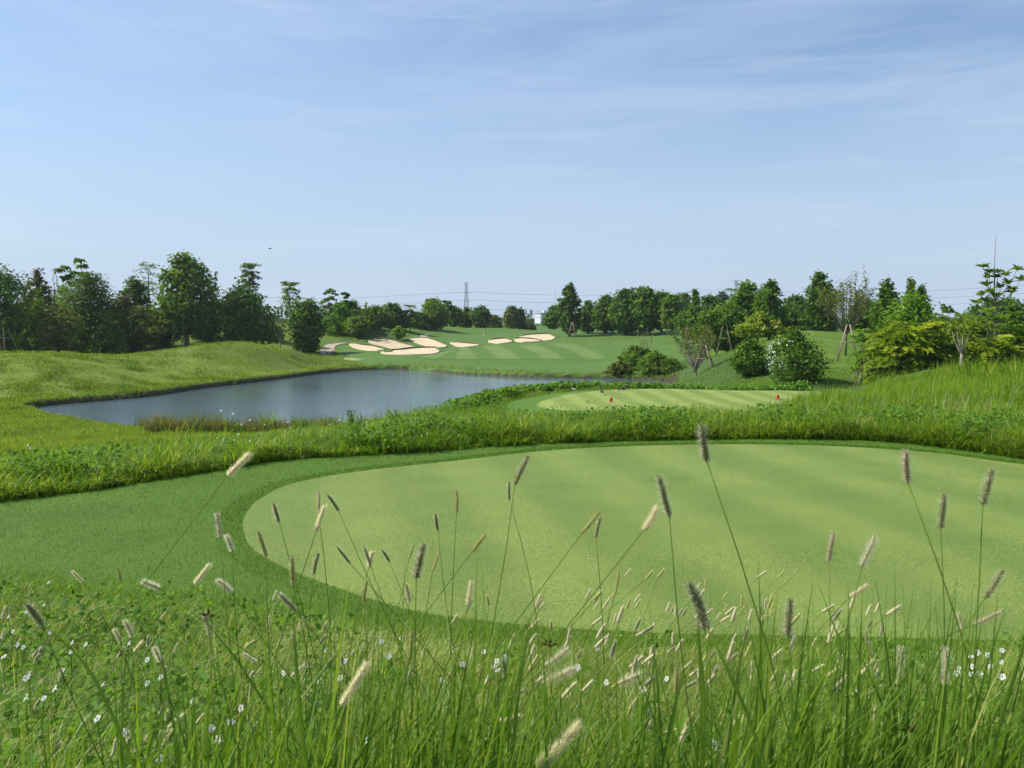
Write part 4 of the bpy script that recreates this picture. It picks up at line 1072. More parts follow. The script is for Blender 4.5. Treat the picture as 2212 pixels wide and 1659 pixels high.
# ------------------------------------------------------------------ stakes, posts, markers
m_yel = plain('yellow_paint', (.72, .55, .05), .5)
m_blk = plain('black_paint', (.02, .02, .022), .5)
m_red = plain('red_paint', (.62, .035, .015), .4)
m_wht = plain('white_paint', (.8, .8, .78), .5)
def post(name, u, v0, v1, mat, label, cat, r, group=None, dmin=45, cap=None, d=None):
    p = GT(u, v0, dmin=dmin)[0] if d is None else P(u, v0, d)
    p[2] = tz(p[0], p[1])
    h = max((v0 - v1) / F * p[1] * 1.1, .3)
    root = empty(name, p, label, cat, group)
    b = MB(); b.lathe([(r, -.1), (r, h * .93), (r * .85, h * .97), (r * .3, h)], 8); b.build('shaft', mat, root, smooth=True)
    b = MB(); b.lathe([(r * 1.25, h * .80), (r * 1.25, h * .86)], 8); b.build('band', cap or mat, root)
    return root
G_Y = 'yellow hazard stakes round the pond'
post('hazard_stake', 876.6, 790, 782, m_yel, 'leftmost yellow stake on the far bank, below the longest bunker', 'stake', .04, G_Y, 75)
post('hazard_stake', 986.7, 793.5, 785.5, m_yel, 'middle yellow stake of the three on the far bank', 'stake', .04, G_Y, 75)
post('hazard_stake', 1123.6, 802, 793, m_yel, 'rightmost yellow stake on the far bank, nearest the water', 'stake', .04, G_Y, 70)
post('hazard_stake', 73, 767, 758, m_yel, 'small yellow stake on the crest of the left mound', 'stake', .06, G_Y, 52)
post('hazard_stake', 600, 762, 753.5, m_yel, 'yellow stake in the dip at the foot of the airy trees', 'stake', .04, G_Y, 80, d=100)
post('hazard_stake', 1577, 841, 834, m_yel, 'pale yellow stake behind the far tee by the low hedge', 'stake', .03, G_Y, d=41)
post('path_bollard', 706.8, 767, 759.5, m_blk, 'left of the two black bollards at the end of the cart path', 'bollard', .09, 'black bollards by the cart path', 85, m_wht)
post('path_bollard', 720, 765, 757.5, m_blk, 'right of the two black bollards at the end of the cart path', 'bollard', .09, 'black bollards by the cart path', 85, m_wht)
fp = GT(1045, 727, dmin=100)[0]
fl = empty('flagstick', fp, 'pale flagstick standing on the green beyond the bunkers', 'flagstick')
h = 12 / F * fp[1]
b = MB(); b.tube([(0, 0, -.05), (0, 0, h)], .055, 6); b.build('stick', m_wht, fl)
b = MB(); t_ = np.linspace(0, 1, 5); vv = np.concatenate([np.c_[t_ * .3, .03 * np.sin(t_ * 5), np.full(5, h)], np.c_[t_ * .3, .03 * np.sin(t_ * 5), np.full(5, h - .22)]]); b.add(vv, [(i, i + 1, i + 6, i + 5) for i in range(4)]); b.build('flag', m_yel, fl)

def tee_marker(u, v, label):
    p = GT(u, v, dmin=25, dmax=45)[0]
    root = empty('tee_marker', p + np.array([0, 0, .03]), label, 'tee marker', 'red markers on the far tee'); root.scale = (.62, .62, .72)
    root.rotation_euler = (0, 0, RNG.uniform(-.3, .3))
    b = MB()
    for z0, z1, s in ((0, .10, .155), (.10, .11, .135), (.11, .19, .15)):
        b.lathe([(s * .62, z0), (s * .70, z0 + (z1 - z0) * .25), (s * .70, z1 - (z1 - z0) * .25), (s * .62, z1)], 8)
    b.build('body', m_red, root)
    b = MB(); b.box((0, 0, .225), (.15, .09, .07), taper=.85); b.build('handle', m_red, root)
    b = MB(); b.lathe([(.035, 0), (.035, .004)], 12); o = b.build('badge', m_wht, root); o.rotation_euler = (PI / 2, 0, 0); o.location = (0, -.106, .05)
tee_marker(1320, 871, 'red tee marker left of centre on the far tee, near two dark birds')
tee_marker(1680, 865, 'red tee marker at the right end of the far tee beside the tall grass')

# birds
m_bird = plain('dark_feathers', (.025, .02, .018), .5)
m_bird_g = plain('grey_feathers', (.33, .32, .31), .6)
m_beak = plain('yellow_beak', (.6, .4, .05), .5)
def bird(p, label, mat, face, s=1.0, bend=.0, legs=True, group='birds on the far tee'):
    root = empty('bird', p, label, 'bird', group); root.rotation_euler = (0, 0, face); root.scale = (s, s, s)
    me = bpy.data.meshes.new('body')
    pts = [(-.155, 0, .085), (-.09, 0, .105), (-.02, 0, .125), (.045, 0, .145), (.075, 0, .175 - bend * .08), (.098 + bend * .03, 0, .195 - bend * .13), (.135 + bend * .05, 0, .188 - bend * .16)]
    rad = [(.016, .008), (.030, .026), (.052, .050), (.046, .046), (.030, .030), (.030, .030), (.005, .005)]
    b = MB()
    n = 10; vs, fs = [], []
    for (x, y, z), (ry, rz) in zip(pts, rad):
        vs += [(x, y + ry * math.cos(2 * PI * k / n), z + rz * math.sin(2 * PI * k / n)) for k in range(n)]
    m = len(pts)
    fs = [(i * n + k, i * n + (k + 1) % n, (i + 1) * n + (k + 1) % n, (i + 1) * n + k) for i in range(m - 1) for k in range(n)] + [tuple(range(n))[::-1], tuple((m - 1) * n + k for k in range(n))]
    b.add(vs, fs)
    for sd in (-1, 1):                                    # folded wing
        b.add([(.04, sd * .047, .15), (-.02, sd * .058, .155), (-.13, sd * .02, .10), (-.03, sd * .056, .10)], [(0, 1, 2, 3) if sd > 0 else (3, 2, 1, 0)])
    b.build('body', mat, root, smooth=True)
    b = MB(); b.tube([(.125 + bend * .05, 0, .189 - bend * .16), (.158 + bend * .05, 0, .182 - bend * .17)], [.008, .002], 6); b.build('beak', m_beak, root)
    for sd in (-1, 1):
        b = MB(); b.tube([(0, sd * .022, .09), (-.012, sd * .024, .045), (.0, sd * .024, .0)], [.010, .006, .005], 5)
        for q in (-.5, 0, .5): b.tube([(0, sd * .024, .004), (.035 * math.cos(q), sd * .024 + .035 * math.sin(q), .003)], [.004, .002], 4)
        b.build('leg', m_beak, root)
def on2(u, v): q = GT(u, v, dmin=25, dmax=46)[0]; return q + np.array([0, 0, .04])
bird(on2(1299.5, 855), 'dark bird standing upright alone, left of the red marker', m_bird, 1.9, 1.15)
bird(on2(1345, 848.5), 'dark bird with head lowered, nearer of the pair at the back of the far tee', m_bird, 3.0, 1.1, 1.0)
bird(on2(1355, 844), 'dark bird at the back edge of the far tee, farther of the pair', m_bird, 2.7, 1.1, .3)
bird(on2(1241, 851), 'grey bird at the left back edge of the far tee', m_bird_g, 2.6, 1.1)
p = P(583, 537, 150)
fb = empty('flying_bird', p, 'tiny dark bird flying in the open sky on the left', 'bird')
b = MB(); b.tube([(-.30, 0, 0), (-.1, 0, .02), (.12, 0, .02), (.25, 0, .03), (.33, 0, .02)], [.02, .07, .08, .05, .01], 8); b.build('body', m_bird, fb, smooth=True)
for sd in (-1, 1):
    b = MB(); b.add([(.12, sd * .06, .03), (.16, sd * .3, .10), (.0, sd * .62, .03), (-.06, sd * .3, .09), (-.08, sd * .06, .03), (.12, sd * .06, .05), (.16, sd * .3, .12), (.0, sd * .62, .035), (-.06, sd * .3, .105), (-.08, sd * .06, .05)],
                [(0, 1, 3, 4), (1, 2, 3), (5, 9, 8, 6), (6, 8, 7)]); b.build('wing', m_bird, fb)
fb.rotation_euler = (0, 0, .3)
# ------------------------------------------------------------------ grass, weeds, reeds
U = RNG.uniform
def reject(n, fx, fy, ok):
    xs, ys_ = [], []
    tot = 0
    while tot < n:
        x, y = fx(n), fy(n); k = ok(x, y); xs.append(x[k]); ys_.append(y[k]); tot += k.sum()
    return np.concatenate(xs)[:n], np.concatenate(ys_)[:n]

def uv_to_xy(u, d): return (u - CU) / F * d / (cp) , d     # close enough on the ground

def patchy(x, y, s, seed): return fbm(x / s, y / s, seed, 3)

# 1. the mown surround of the first tee: short dense blades
xs, ys_ = reject(190000, lambda n: None, lambda n: None, None) if False else (None, None)
def fringe_pts(n):
    d = np.exp(U(math.log(4.6), math.log(16.4), n * 3)); t = U(-.72, .66, n * 3); x = t * d
    k = inside(fringe_poly, x, d) & ~inside(tee_poly, x, d)
    return x[k][:n], d[k][:n]
x, y = fringe_pts(250000); n = len(x)
far = np.clip((y - 5) / 11, 0, 1)
stuff('surround_grass', [blades(x, y, U(.022, .05, n) * (1 + .2 * far), (.0035 + .006 * far) * U(.7, 1.3, n), U(.1, .9, n), U(0, 2 * PI, n),
      np.clip(.30 + .5 * patchy(x, y, .7, 41) * 1 + RNG.normal(0, .16, n) - .12, 0, 1), K=2)], M_['turf'])
# taller fringe right at the tee's edge, leaning over it
tp = resample(np.r_[tee_poly, tee_poly[:1]], 30000); nn = np.gradient(tp, axis=0); nn = np.stack([nn[:, 1], -nn[:, 0]], -1); nn /= np.linalg.norm(nn, axis=1)[:, None]
cen = tee_poly.mean(0); nn *= np.where((nn * (tp - cen)).sum(1) < 0, -1, 1)[:, None]
o = U(0, .28, len(tp)) ** 1.0
q = tp + nn * (o[:, None] + .0) + RNG.normal(0, .012, tp.shape)
k = (np.abs(q[:, 0] / q[:, 1]) < .66); q = q[k]; n = len(q)
far = np.clip((q[:, 1] - 5) / 11, 0, 1)
stuff('edge_grass', [blades(q[:, 0], q[:, 1], U(.035, .065, n), (.004 + .005 * far) * U(.7, 1.3, n), U(.1, .7, n), U(0, 2 * PI, n), np.clip(RNG.normal(.32, .18, n), 0, 1), K=2)], M_['turf'])
# short stubble of the tee itself, nearest part
dd = np.exp(U(math.log(4.9), math.log(12), 420000)); x = U(-.45, .62, len(dd)) * dd
k = inside(tee_poly, x, dd); x, y = x[k], dd[k]; n = len(x)
G_['tee'] = [(0, (.05, .10, .010)), (.5, (.155, .235, .032)), (1, (.33, .42, .09))]
M_['tee'] = leaf_mat('leaf_tee', G_['tee'], trans=.3, spec=.15)
stuff('tee_grass', [blades(x, y, U(.005, .011, n), U(.0028, .005, n) * (.6 + y * .1), U(.2, 1.0, n), U(0, 2 * PI, n), np.clip(.5 + .5 * (patchy(x, y, .35, 91) - .5) + RNG.normal(0, .2, n), 0, 1), K=1, z=tz(x, y) + .028)], M_['tee'])

# 2. the band of rough grass beyond the surround
fo = resample(fringe_out, 4000); g = np.gradient(fo, axis=0); fn = np.stack([-g[:, 1], g[:, 0]], -1); fn /= np.linalg.norm(fn, axis=1)[:, None]
def band(n, w0, w1, power=1.0):
    i = RNG.integers(0, len(fo), n * 2); o = w0 + (w1 - w0) * RNG.random(n * 2) ** power
    p = fo[i] + fn[i] * o[:, None] + RNG.normal(0, .05, (n * 2, 2))
    k = (np.abs(p[:, 0] / p[:, 1]) < .84) & (p[:, 1] > 6)
    return p[k][:n, 0], p[k][:n, 1], o[k][:n]
x, y, o = band(102000, -.02, 5.2, 1.25); n = len(x)
cl = np.clip((patchy(x, y, .45, 51) - .5) * 1.7 + .5, 0, 1); big = patchy(x, y, 2.2, 52)
rgt = np.clip((x - 1) / 6, 0, 1)
h = (.16 + .46 * cl + .12 * rgt) * U(.5, 1.25, n) * np.clip(.55 + o * 1.2, 0, 1)
az = U(0, 2 * PI, n); tow = np.arctan2(-fn[0, 1], -fn[0, 0])
edge = o < .8
az = np.where(edge & (RNG.random(n) < .65), np.arctan2(-y, -x) + RNG.normal(0, .7, n), az)
parts = [blades(x, y, h, U(.009, .024, n), np.where(edge, U(.4, 1.4, n), U(.1, 1.2, n)), az, np.clip(.36 + .5 * (big - .5) + .3 * (cl - .5) + RNG.normal(0, .26, n), 0, 1), K=4)]
cx_, cy_, co_ = band(75, .5, 4.2, 1)
i = np.repeat(np.arange(len(cx_)), 110); m = len(i); hh = U(.45, .85, len(cx_))[i]
x = cx_[i] + RNG.normal(0, .16, m); y = cy_[i] + RNG.normal(0, .16, m)
k = ~inside(fringe_poly, x, y); x, y, i, hh = x[k], y[k], i[k], hh[k]; m = len(x)
parts.append(blades(x, y, hh * U(.55, 1.1, m), U(.009, .02, m), U(.25, 1.1, m), np.arctan2(y - cy_[i], x - cx_[i]) + RNG.normal(0, .5, m), np.clip(U(.25, .7, len(cx_))[i] + RNG.normal(0, .2, m), 0, 1), K=4))
stuff('rough_band_grass', parts, M_['lush'])

# 3. the slopes between the band, the pond and the far tee
dd = U(15, 52, 450000); x = U(-.88, .14, len(dd)) * dd
k = (poly_dist(fringe_out, x, dd) > 3.2) & (dd > 15.5) & ~inside(pond_poly, x, dd) & ~inside(fr2_poly, x, dd) & ~inside(fringe_poly, x, dd) & ((dd < 40) | (x < -15))
x, y = x[k], dd[k]; n = len(x)
cl = patchy(x, y, .8, 61); big = patchy(x, y, 3, 62)
lf = np.clip((-4 - x) / 6, 0, 1)
rn = np.clip(.38 + .6 * (big - .5) + .3 * (cl - .5) + RNG.normal(0, .24, n), 0, 1)
h = (.10 + .36 * cl) * U(.5, 1.3, n) * (1 - .25 * lf)
sel = RNG.random(n) < lf
for nm, s, mt in (('meadow_grass', sel, 'yellow'), ('slope_grass', ~sel, 'lush')):
    m = int(s.sum())
    stuff(nm, [blades(x[s], y[s], h[s], U(.012, .022, m), U(.2, 1.1, m), U(0, 2 * PI, m), rn[s], K=3)], M_[mt])
# right part: in front of the far tee
dd = U(18.5, 29.5, 70000); x = U(.10, .33, len(dd)) * dd
k = (poly_dist(fringe_out, x, dd) > 3.0) & ~inside(fr2_poly, x, dd)
x, y = x[k], dd[k]; n = len(x); cl = patchy(x, y, .8, 63)
parts = [blades(x, y, (.10 + .26 * cl) * U(.6, 1.2, n), U(.011, .018, n), U(.2, 1.0, n), U(0, 2 * PI, n), np.clip(.36 + .4 * (cl - .5) + RNG.normal(0, .17, n), 0, 1), K=3)]
stuff('slope_grass', parts, M_['lush'])

# 4. tall yellow green grass on the right
dd = U(17, 39, 190000); x = U(.30, .84, len(dd)) * dd
lim = np.interp((x / dd) * F + CU, [1660, 1720, 1800, 1900, 2400], [20.5, 27, 34, 37, 39])
k = (poly_dist(fringe_out, x, dd) > 1.6) & ~inside(fr2_poly, x, dd) & (dd < lim)
x, y = x[k], dd[k]; n = len(x); cl = patchy(x, y, .9, 71); big = patchy(x, y, 3.5, 72)
h = (.34 + .70 * cl) * U(.6, 1.25, n) * np.clip((y - 16) / 7, .5, 1.0)
parts = [blades(x, y, h, U(.014, .032, n), U(.05, .8, n), RNG.normal(.2, 1.1, n), np.clip(.42 + .5 * (big - .5) + .2 * (cl - .5) + RNG.normal(0, .24, n), 0, 1), K=4)]
G_['tall'] = [(0, (.08, .16, .010)), (.4, (.165, .29, .018)), (.75, (.27, .38, .034)), (1, (.46, .47, .15))]
M_['tall'] = leaf_mat('leaf_tall', G_['tall'], trans=.45)
stuff('tall_grass', parts, M_['tall'])

pk = RNG.random(n) < .012
x, y = x[pk], y[pk]; k = (y < 24) & (patchy(x, y, 1.4, 75) > .45); x, y = x[k], y[k]; n = len(x)
G_['plume'] = [(0, (.30, .26, .16)), (1, (.50, .43, .32))]
M_['plume'] = leaf_mat('dry_plume', G_['plume'], trans=.4)
stuff('grass_plumes', [blades(x, y, U(.55, .95, n), U(.006, .016, n), U(.1, .6, n), RNG.normal(.2, 1, n), RNG.random(n), K=4)], M_['plume'])
# 5. tufts on the left mound, the hills and the banks
dd = np.exp(U(math.log(42), math.log(135), 420000)); x = U(-.9, -.12, len(dd)) * dd
k = ~inside(pond_poly, x, dd) & ~inside(np.r_[fw_bot, fw_top[::-1]], x, dd) & ((CU + F * x / dd < 729 + (V_of(dd, tz(x, dd)) - 761) * 2.2) | (dd > 119))
x, y = x[k], dd[k]; n = len(x); cl = patchy(x, y, 1.6, 81); big = patchy(x, y, 8, 82)
h = (.05 + .34 * np.clip(cl * 1.5 - .3, 0, 1) ** 1.5) * U(.5, 1.2, n) * np.where(RNG.random(n) < .04, 1.8, 1)
parts = [blades(x, y, h, U(.03, .07, n), U(.2, 1.2, n), U(0, 2 * PI, n), np.clip(.42 + .7 * (big - .5) - .45 * (cl - .5) + RNG.normal(0, .2, n), 0, 1), K=2)]
stuff('hill_grass', parts, M_['yellow'])
dd = np.exp(U(math.log(42), math.log(100), 190000)); x = U(.20, .85, len(dd)) * dd
k = ~inside(pond_poly, x, dd) & ~inside(fr2_poly, x, dd) & (CU + F * x / dd > 1455)
x, y = x[k], dd[k]; n = len(x); cl = patchy(x, y, 1.4, 83); big = patchy(x, y, 6, 84)
short = (CU + F * x / y > 1650) & (CU + F * x / y < 1900) & (y > 52)
parts = [blades(x, y, (.05 + .16 * cl) * U(.5, 1.2, n) * np.where(short, .4, 1), U(.025, .05, n), U(.2, 1.2, n), U(0, 2 * PI, n), np.clip(.36 + .4 * (big - .5) - .2 * (cl - .5) + RNG.normal(0, .14, n), 0, 1), K=2)]
stuff('hill_grass', parts, M_['lush'])

# 6. overhanging grass and weeds along the pond's far bank
sh = resample(pond_far, 9000); g = np.gradient(sh, axis=0); sn_ = np.stack([-g[:, 1], g[:, 0]], -1); sn_ /= np.linalg.norm(sn_, axis=1)[:, None]
o = U(.28, 1.0, len(sh)); q = sh + sn_ * o[:, None] * 1.0; n = len(q)
wild = (CU + F * q[:, 0] / q[:, 1] < 830)
h = np.where(wild, U(.06, .28, n) * (.5 + patchy(q[:, 0], q[:, 1], 1.5, 85)), U(.05, .16, n))
sh2 = resample(pond_poly[(pond_poly[:, 0] > 4) | (pond_poly[:, 1] > 88)], 2600); q2 = sh2 + RNG.normal(0, .45, sh2.shape); q2 = q2[~inside(pond_poly, q2[:, 0], q2[:, 1])]; n2 = len(q2)
stuff('bank_grass', [blades(q2[:, 0], q2[:, 1], U(.15, .5, n2), U(.03, .06, n2), U(.2, 1.1, n2), U(0, 2 * PI, n2), np.clip(RNG.normal(.4, .2, n2), 0, 1), K=2), blades(q[:, 0], q[:, 1], h, U(.03, .06, n), U(.2, 1.1, n), U(0, 2 * PI, n), np.clip(RNG.normal(.3, .2, n), 0, 1), K=2)], M_['near'])

# 7. brown reeds in the near shallows
def reeds(u0, u1, d0, d1, n, hmax, seed):
    d = U(d0, d1, n); u = U(u0, u1, n); x = (u - CU) / F * d
    k = patchy(x, d, .9, seed) > .42; x, d = x[k], d[k]; m = len(x)
    z = np.maximum(tz(x, d), WATER - .1)
    return blades(x, d, U(.25, 1.0, m) * hmax * (.5 + .8 * patchy(x, d, .6, seed + 5)), U(.018, .03, m), U(.02, .7, m), U(0, 2 * PI, m), np.clip(RNG.normal(.45, .3, m), 0, 1), K=3, z=z)
stuff('brown_reeds', [reeds(285, 505, 36.5, 38.5, 3600, 1.0, 86), reeds(500, 725, 36.5, 38.6, 2600, .9, 87)], M_['reed'])
stuff('green_reeds', [reeds(290, 520, 35.5, 38, 350, 1.0, 88), reeds(640, 900, 36, 39, 1100, .95, 89), reeds(560, 640, 36.6, 38, 600, 1.35, 90)], M_['lush'])

# 8. leafy creepers: low hedge behind the far tee, patches in the rough
def creeper(x, y, hgt, n_per, ls, seed, sp=.16):
    X, Y = np.repeat(x, n_per), np.repeat(y, n_per); n = len(X)
    X = X + RNG.normal(0, sp, n); Y = Y + RNG.normal(0, sp, n)
    Z = tz(X, Y) + hgt * RNG.random(n) ** .6 * np.repeat(U(.6, 1.15, len(x)), n_per)
    l_ = ls * U(.6, 1.35, n)
    return leaf_quads(np.c_[X, Y, Z], jit(n, .5) + (-.1, -.1, .9), l_, l_ * .75, np.clip(np.repeat(RNG.normal(.5, .15, len(x)), n_per) + RNG.normal(0, .14, n), 0, 1), droop=.25)
o2 = resample(catmull(G(*np.array([(990, 868), (1060, 858), (1120, 850), (1200, 844), (1300, 840), (1400, 837.5), (1550, 836), (1680, 838), (1740, 842)], float).T, z=-1.0)[:, :2], 8), 260)
i = RNG.integers(0, 260, 900); p = o2[i] + np.c_[RNG.normal(0, .2, 900), U(.0, 1.7, 900)]
stuff('low_hedge', [creeper(p[:, 0], p[:, 1], .52, 16, .17, 1, .2)], M_['weed'])
bu, bv = np.array([(1020, 850), (1050, 856), (1090, 868), (1130, 872), (1180, 880), (990, 862), (960, 880), (930, 890), (1060, 880), (1100, 885), (1010, 875), (1230, 888)], float).T
cpts = GT(bu, bv + 8, dmin=18, dmax=45)
px_, py_ = [], []
for c in cpts:
    m = 26; px_.append(c[0] + RNG.normal(0, .7, m)); py_.append(c[1] + RNG.normal(0, .8, m))
bx_, by_, bo_ = band(360, .3, 4.5, 1)
cl2 = np.c_[bx_, by_]
for c in cl2[patchy(bx_, by_, 1.3, 95) > .55]:
    m = 9; px_.append(c[0] + RNG.normal(0, .22, m)); py_.append(c[1] + RNG.normal(0, .22, m))
px_, py_ = np.concatenate(px_), np.concatenate(py_)
k = ~inside(fr2_poly, px_, py_) & ~inside(fringe_poly, px_, py_); px_, py_ = px_[k], py_[k]
stuff('creeping_weeds', [creeper(px_, py_, .50, 12, .075, 2, .12)], M_['weed'])

# tall reed tufts standing on the right
def tuft(name, u, d, h, n, w, label, cat='reed tuft', pal='tall', spread=.25, group=None, lean=.5):
    x0 = (u - CU) / F * d; z0 = float(tz(x0, d))
    root = empty(name, (x0, d, z0), label, cat, group)
    x, y = RNG.normal(0, spread, n), RNG.normal(0, spread, n)
    az = np.arctan2(y, x) + RNG.normal(0, .5, n)
    v, f, r = blades(x, y, h * U(.6, 1.1, n), w * U(.7, 1.3, n), U(.1, lean, n), az, np.clip(RNG.normal(.5, .2, n), 0, 1), K=5, z=np.zeros(n))
    mesh('leaves', v, f, M_[pal], root, attrs={'rnd': r})
    b = MB()
    for k in range(5): b.tube([(x[k], y[k], 0), (x[k] * 1.4, y[k] * 1.4, h * .5), (x[k] * 2, y[k] * 2, h * .85)], [.018, .014, .006], 5)
    b.build('stems', M_['coarse'], root)
tuft('reed_tuft', 2120, 34, 1.95, 80, .035, 'tall arching reed tuft in front of the yellow green feathered bush', lean=.8, spread=.35)
tuft('reed_tuft', 2200, 33, 1.75, 70, .035, 'tall arching reed tuft at the right picture edge', lean=.8, spread=.35)
tuft('reed_tuft', 1790, 31, 1.0, 90, .028, 'grass tuft standing highest beside the right end of the far tee', spread=.3)

# leafy weeds standing up against the water
def weed(u, vt, d, w, label, n=90, pal='weed', ls=.09):
    root, H = root_at(u, d, vt, 'leafy_weed', label, 'weed', 'weeds standing against the pond')
    W = w / F * d; b = MB(); ps = []
    for k in range(7):
        e = np.array([RNG.normal(0, W * .3), RNG.normal(0, W * .25), H * U(.7, 1.0)]); b.tube([(0, 0, -.05), e * (.4, .4, .55), e], [.012, .009, .004], 5)
        t = U(.35, 1.02, n // 7)[:, None]; ps.append(e * t * np.array([1, 1, 1.0]))
    p = np.concatenate(ps); p = p + jit(len(p), .07 * W) * (1, 1, .6); m = len(p)
    v, f, r = leaf_quads(p, jit(m, .5) + (0, 0, .8), ls * U(.7, 1.3, m), ls * .6, np.clip(RNG.normal(.55, .2, m), 0, 1))
    mesh('leaves', v, f, M_[pal], root, attrs={'rnd': r}); b.build('stems', M_['coarse'], root)
weed(650, 893, 24, 30, 'thin leafy weed left of the two taller weeds by the water')
weed(762, 884, 24, 34, 'leafy weed with upright stem, middle of three against the pond', 110)
weed(783, 888, 24, 16, 'slim single stemmed weed right beside the middle leafy one', 50)
weed(862, 880, 26, 66, 'broad feathery weed nearest the grassy knoll, against the pond', 220, ls=.08)
# ------------------------------------------------------------------ the rough at the photographer's feet
fi_t = fringe_in[:, 0] / fringe_in[:, 1]; o_ = np.argsort(fi_t)
def near_lim(t): return np.interp(t, fi_t[o_], fringe_in[o_, 1])
def near_pts(n, d0=1.15, over=0.0, p=1.0):
    t = U(-.78, .78, n); lim = near_lim(t) + over
    d = d0 + (lim - d0) * RNG.random(n) ** p
    return t * d, d, (lim - d)
# understorey of thin crossing blades
x, y, e = near_pts(136000, 1.5, .15, .75); n = len(x)
cl = np.clip((patchy(x, y, .22, 101) - .5) * 1.8 + .5, 0, 1); big = patchy(x, y, .9, 102)
h = np.clip(.06 + e * .19, .05, .30) * (.45 + 1.1 * cl) * U(.6, 1.25, n)
stuff('rough_grass', [blades(x, y, h, U(.0025, .0075, n), U(.2, 1.6, n), RNG.normal(.25, 1.5, n), np.clip(.45 + .6 * (big - .5) + .3 * (cl - .5) + RNG.normal(0, .27, n), 0, 1), K=4)], M_['near'])
# lush finer grass running in to the edge of the mown surround
t = U(-.68, .68, 42000); d = near_lim(t) + RNG.normal(-.15, .35, len(t)); x, y = t * d, d; k = ~inside(tee_poly, x, y); x, y = x[k], y[k]; n = len(x)
stuff('rough_grass', [blades(x, y, U(.05, .14, n), U(.003, .006, n), U(.1, .9, n), RNG.normal(.3, 1.6, n), np.clip(RNG.normal(.42, .18, n), 0, 1), K=3)], M_['lush'])
# straw
x, y, e = near_pts(5200, 1.6, -.3); n = len(x)
G_['straw'] = [(0, (.34, .30, .14)), (1, (.62, .56, .34))]
M_['straw'] = leaf_mat('dry_straw', G_['straw'], trans=.25)
stuff('dry_straw', [blades(x, y, U(.08, .28, n), U(.0018, .0035, n), U(.5, 2.0, n), U(0, 2 * PI, n), RNG.random(n), K=4)], M_['straw'])
# broad leaved weeds, mostly left and right
x, y, e = near_pts(5200, 1.8, -.35); tt = x / y
k = (patchy(x, y, .5, 103) + .36 * (tt < -.22) + .22 * (tt > .45) > .70); x, y = x[k], y[k]
n_ = np.repeat(np.arange(len(x)), 5); m = len(n_)
p = np.c_[x[n_] + RNG.normal(0, .035, m), y[n_] + RNG.normal(0, .035, m), 0 * n_]
p[:, 2] = tz(p[:, 0], p[:, 1]) + U(.06, .33, m)
l_ = U(.025, .058, m)
stuff('broad_leaf_weeds', [leaf_quads(p, jit(m, .45) + (-.2, -.25, .9), l_, l_ * .66, np.clip(RNG.normal(.5, .2, m), 0, 1), droop=.2)], M_['weed'])
# long coarse blades close to the lens, in clumps
parts = []
clumps = [(80, 1.75, 26), (300, 1.5, 50), (380, 1.75, 60), (500, 1.9, 60), (610, 1.55, 80), (690, 1.7, 60), (800, 1.65, 70), (900, 1.75, 80), (1000, 1.6, 80), (1060, 1.5, 70), (1150, 1.8, 50),
          (1220, 1.75, 60), (1330, 1.9, 40), (1500, 1.45, 60), (1580, 1.6, 60), (1660, 1.8, 60), (1740, 1.7, 60), (1830, 1.8, 70), (1920, 1.7, 70), (2000, 1.85, 70), (2070, 1.6, 60), (2160, 1.75, 50), (2230, 1.6, 40), (440, 1.4, 40), (950, 1.4, 40), (180, 1.6, 24)]
for u, d, n in clumps:
    x0 = (u - CU) / F * d
    n = int(n * 2.1); x = x0 + RNG.normal(0, .075, n); y = d + RNG.normal(0, .10, n)
    parts.append(blades(x, y, U(.42, .98, n) * (1 if u > 550 and u < 1150 or u > 1450 else .85), U(.006, .0135, n) * np.where(RNG.random(n) < .15, 1.5, 1), U(.03, .42, n), RNG.normal(.25, 1.2, n), np.clip(RNG.normal(.45, .22, n), 0, 1), K=6, curve=2.1, twist=.9))
n = 1700; t = U(-.66, .66, n); d = U(1.45, 2.4, n)
n2 = 1500; t2 = U(-.66, -.1, n2); d2 = U(1.9, 3.6, n2)
parts.append(blades(t2 * d2, d2, U(.15, .42, n2), U(.003, .007, n2), U(.1, .8, n2), RNG.normal(.25, 1.3, n2), np.clip(RNG.normal(.55, .22, n2), 0, 1), K=5, curve=2))
parts.append(blades(t * d, d, U(.25, .66, n), U(.004, .008, n), U(.05, .6, n), RNG.normal(.25, 1.3, n), np.clip(RNG.normal(.45, .2, n), 0, 1), K=5, curve=2))
stuff('coarse_grass', parts, M_['coarse'])

# ---- a few single blades and stems that stand out
def lone_blade(pts, w, label, rnd=.5, name='grass_blade', cat='grass blade'):
    P_ = np.array([P(u, v, d) for u, v, d in pts])
    c = catmull(P_, 5); m = len(c)
    base = c[0]; root = empty(name, (base[0], base[1], float(tz(base[0], base[1]))), label, cat)
    o = np.array(root.location); tg = np.gradient(c, axis=0); sd = np.cross(tg, (0, 1, .2)); sd /= np.linalg.norm(sd, axis=1)[:, None] + 1e-9
    k = np.linspace(0, 1, m)[:, None]; ww = w * .5 * np.minimum(1, (1 - k) * 2.2 + .03)
    fold = np.array([0, -.25, .1]) * ww
    v = np.stack([c - sd * ww + fold, c, c + sd * ww + fold], 1).reshape(-1, 3) - o
    f = np.array([(i * 3 + j, i * 3 + j + 1, i * 3 + j + 4, i * 3 + j + 3) for i in range(m - 1) for j in range(2)], np.int32)
    mesh('blade', v, f, M_['coarse'], root, attrs={'rnd': np.full(len(v), rnd)})
lone_blade([(330, 1760, 1.5), (250, 1560, 1.5), (180, 1430, 1.52), (75, 1335, 1.55)], .008, 'broad dark blade arching left above the white flowers at lower left', .6)
lone_blade([(680, 1760, 1.45), (655, 1600, 1.45), (640, 1430, 1.45), (634, 1330, 1.47)], .008, 'tallest upright broad blade in the clump left of bottom centre', .55)
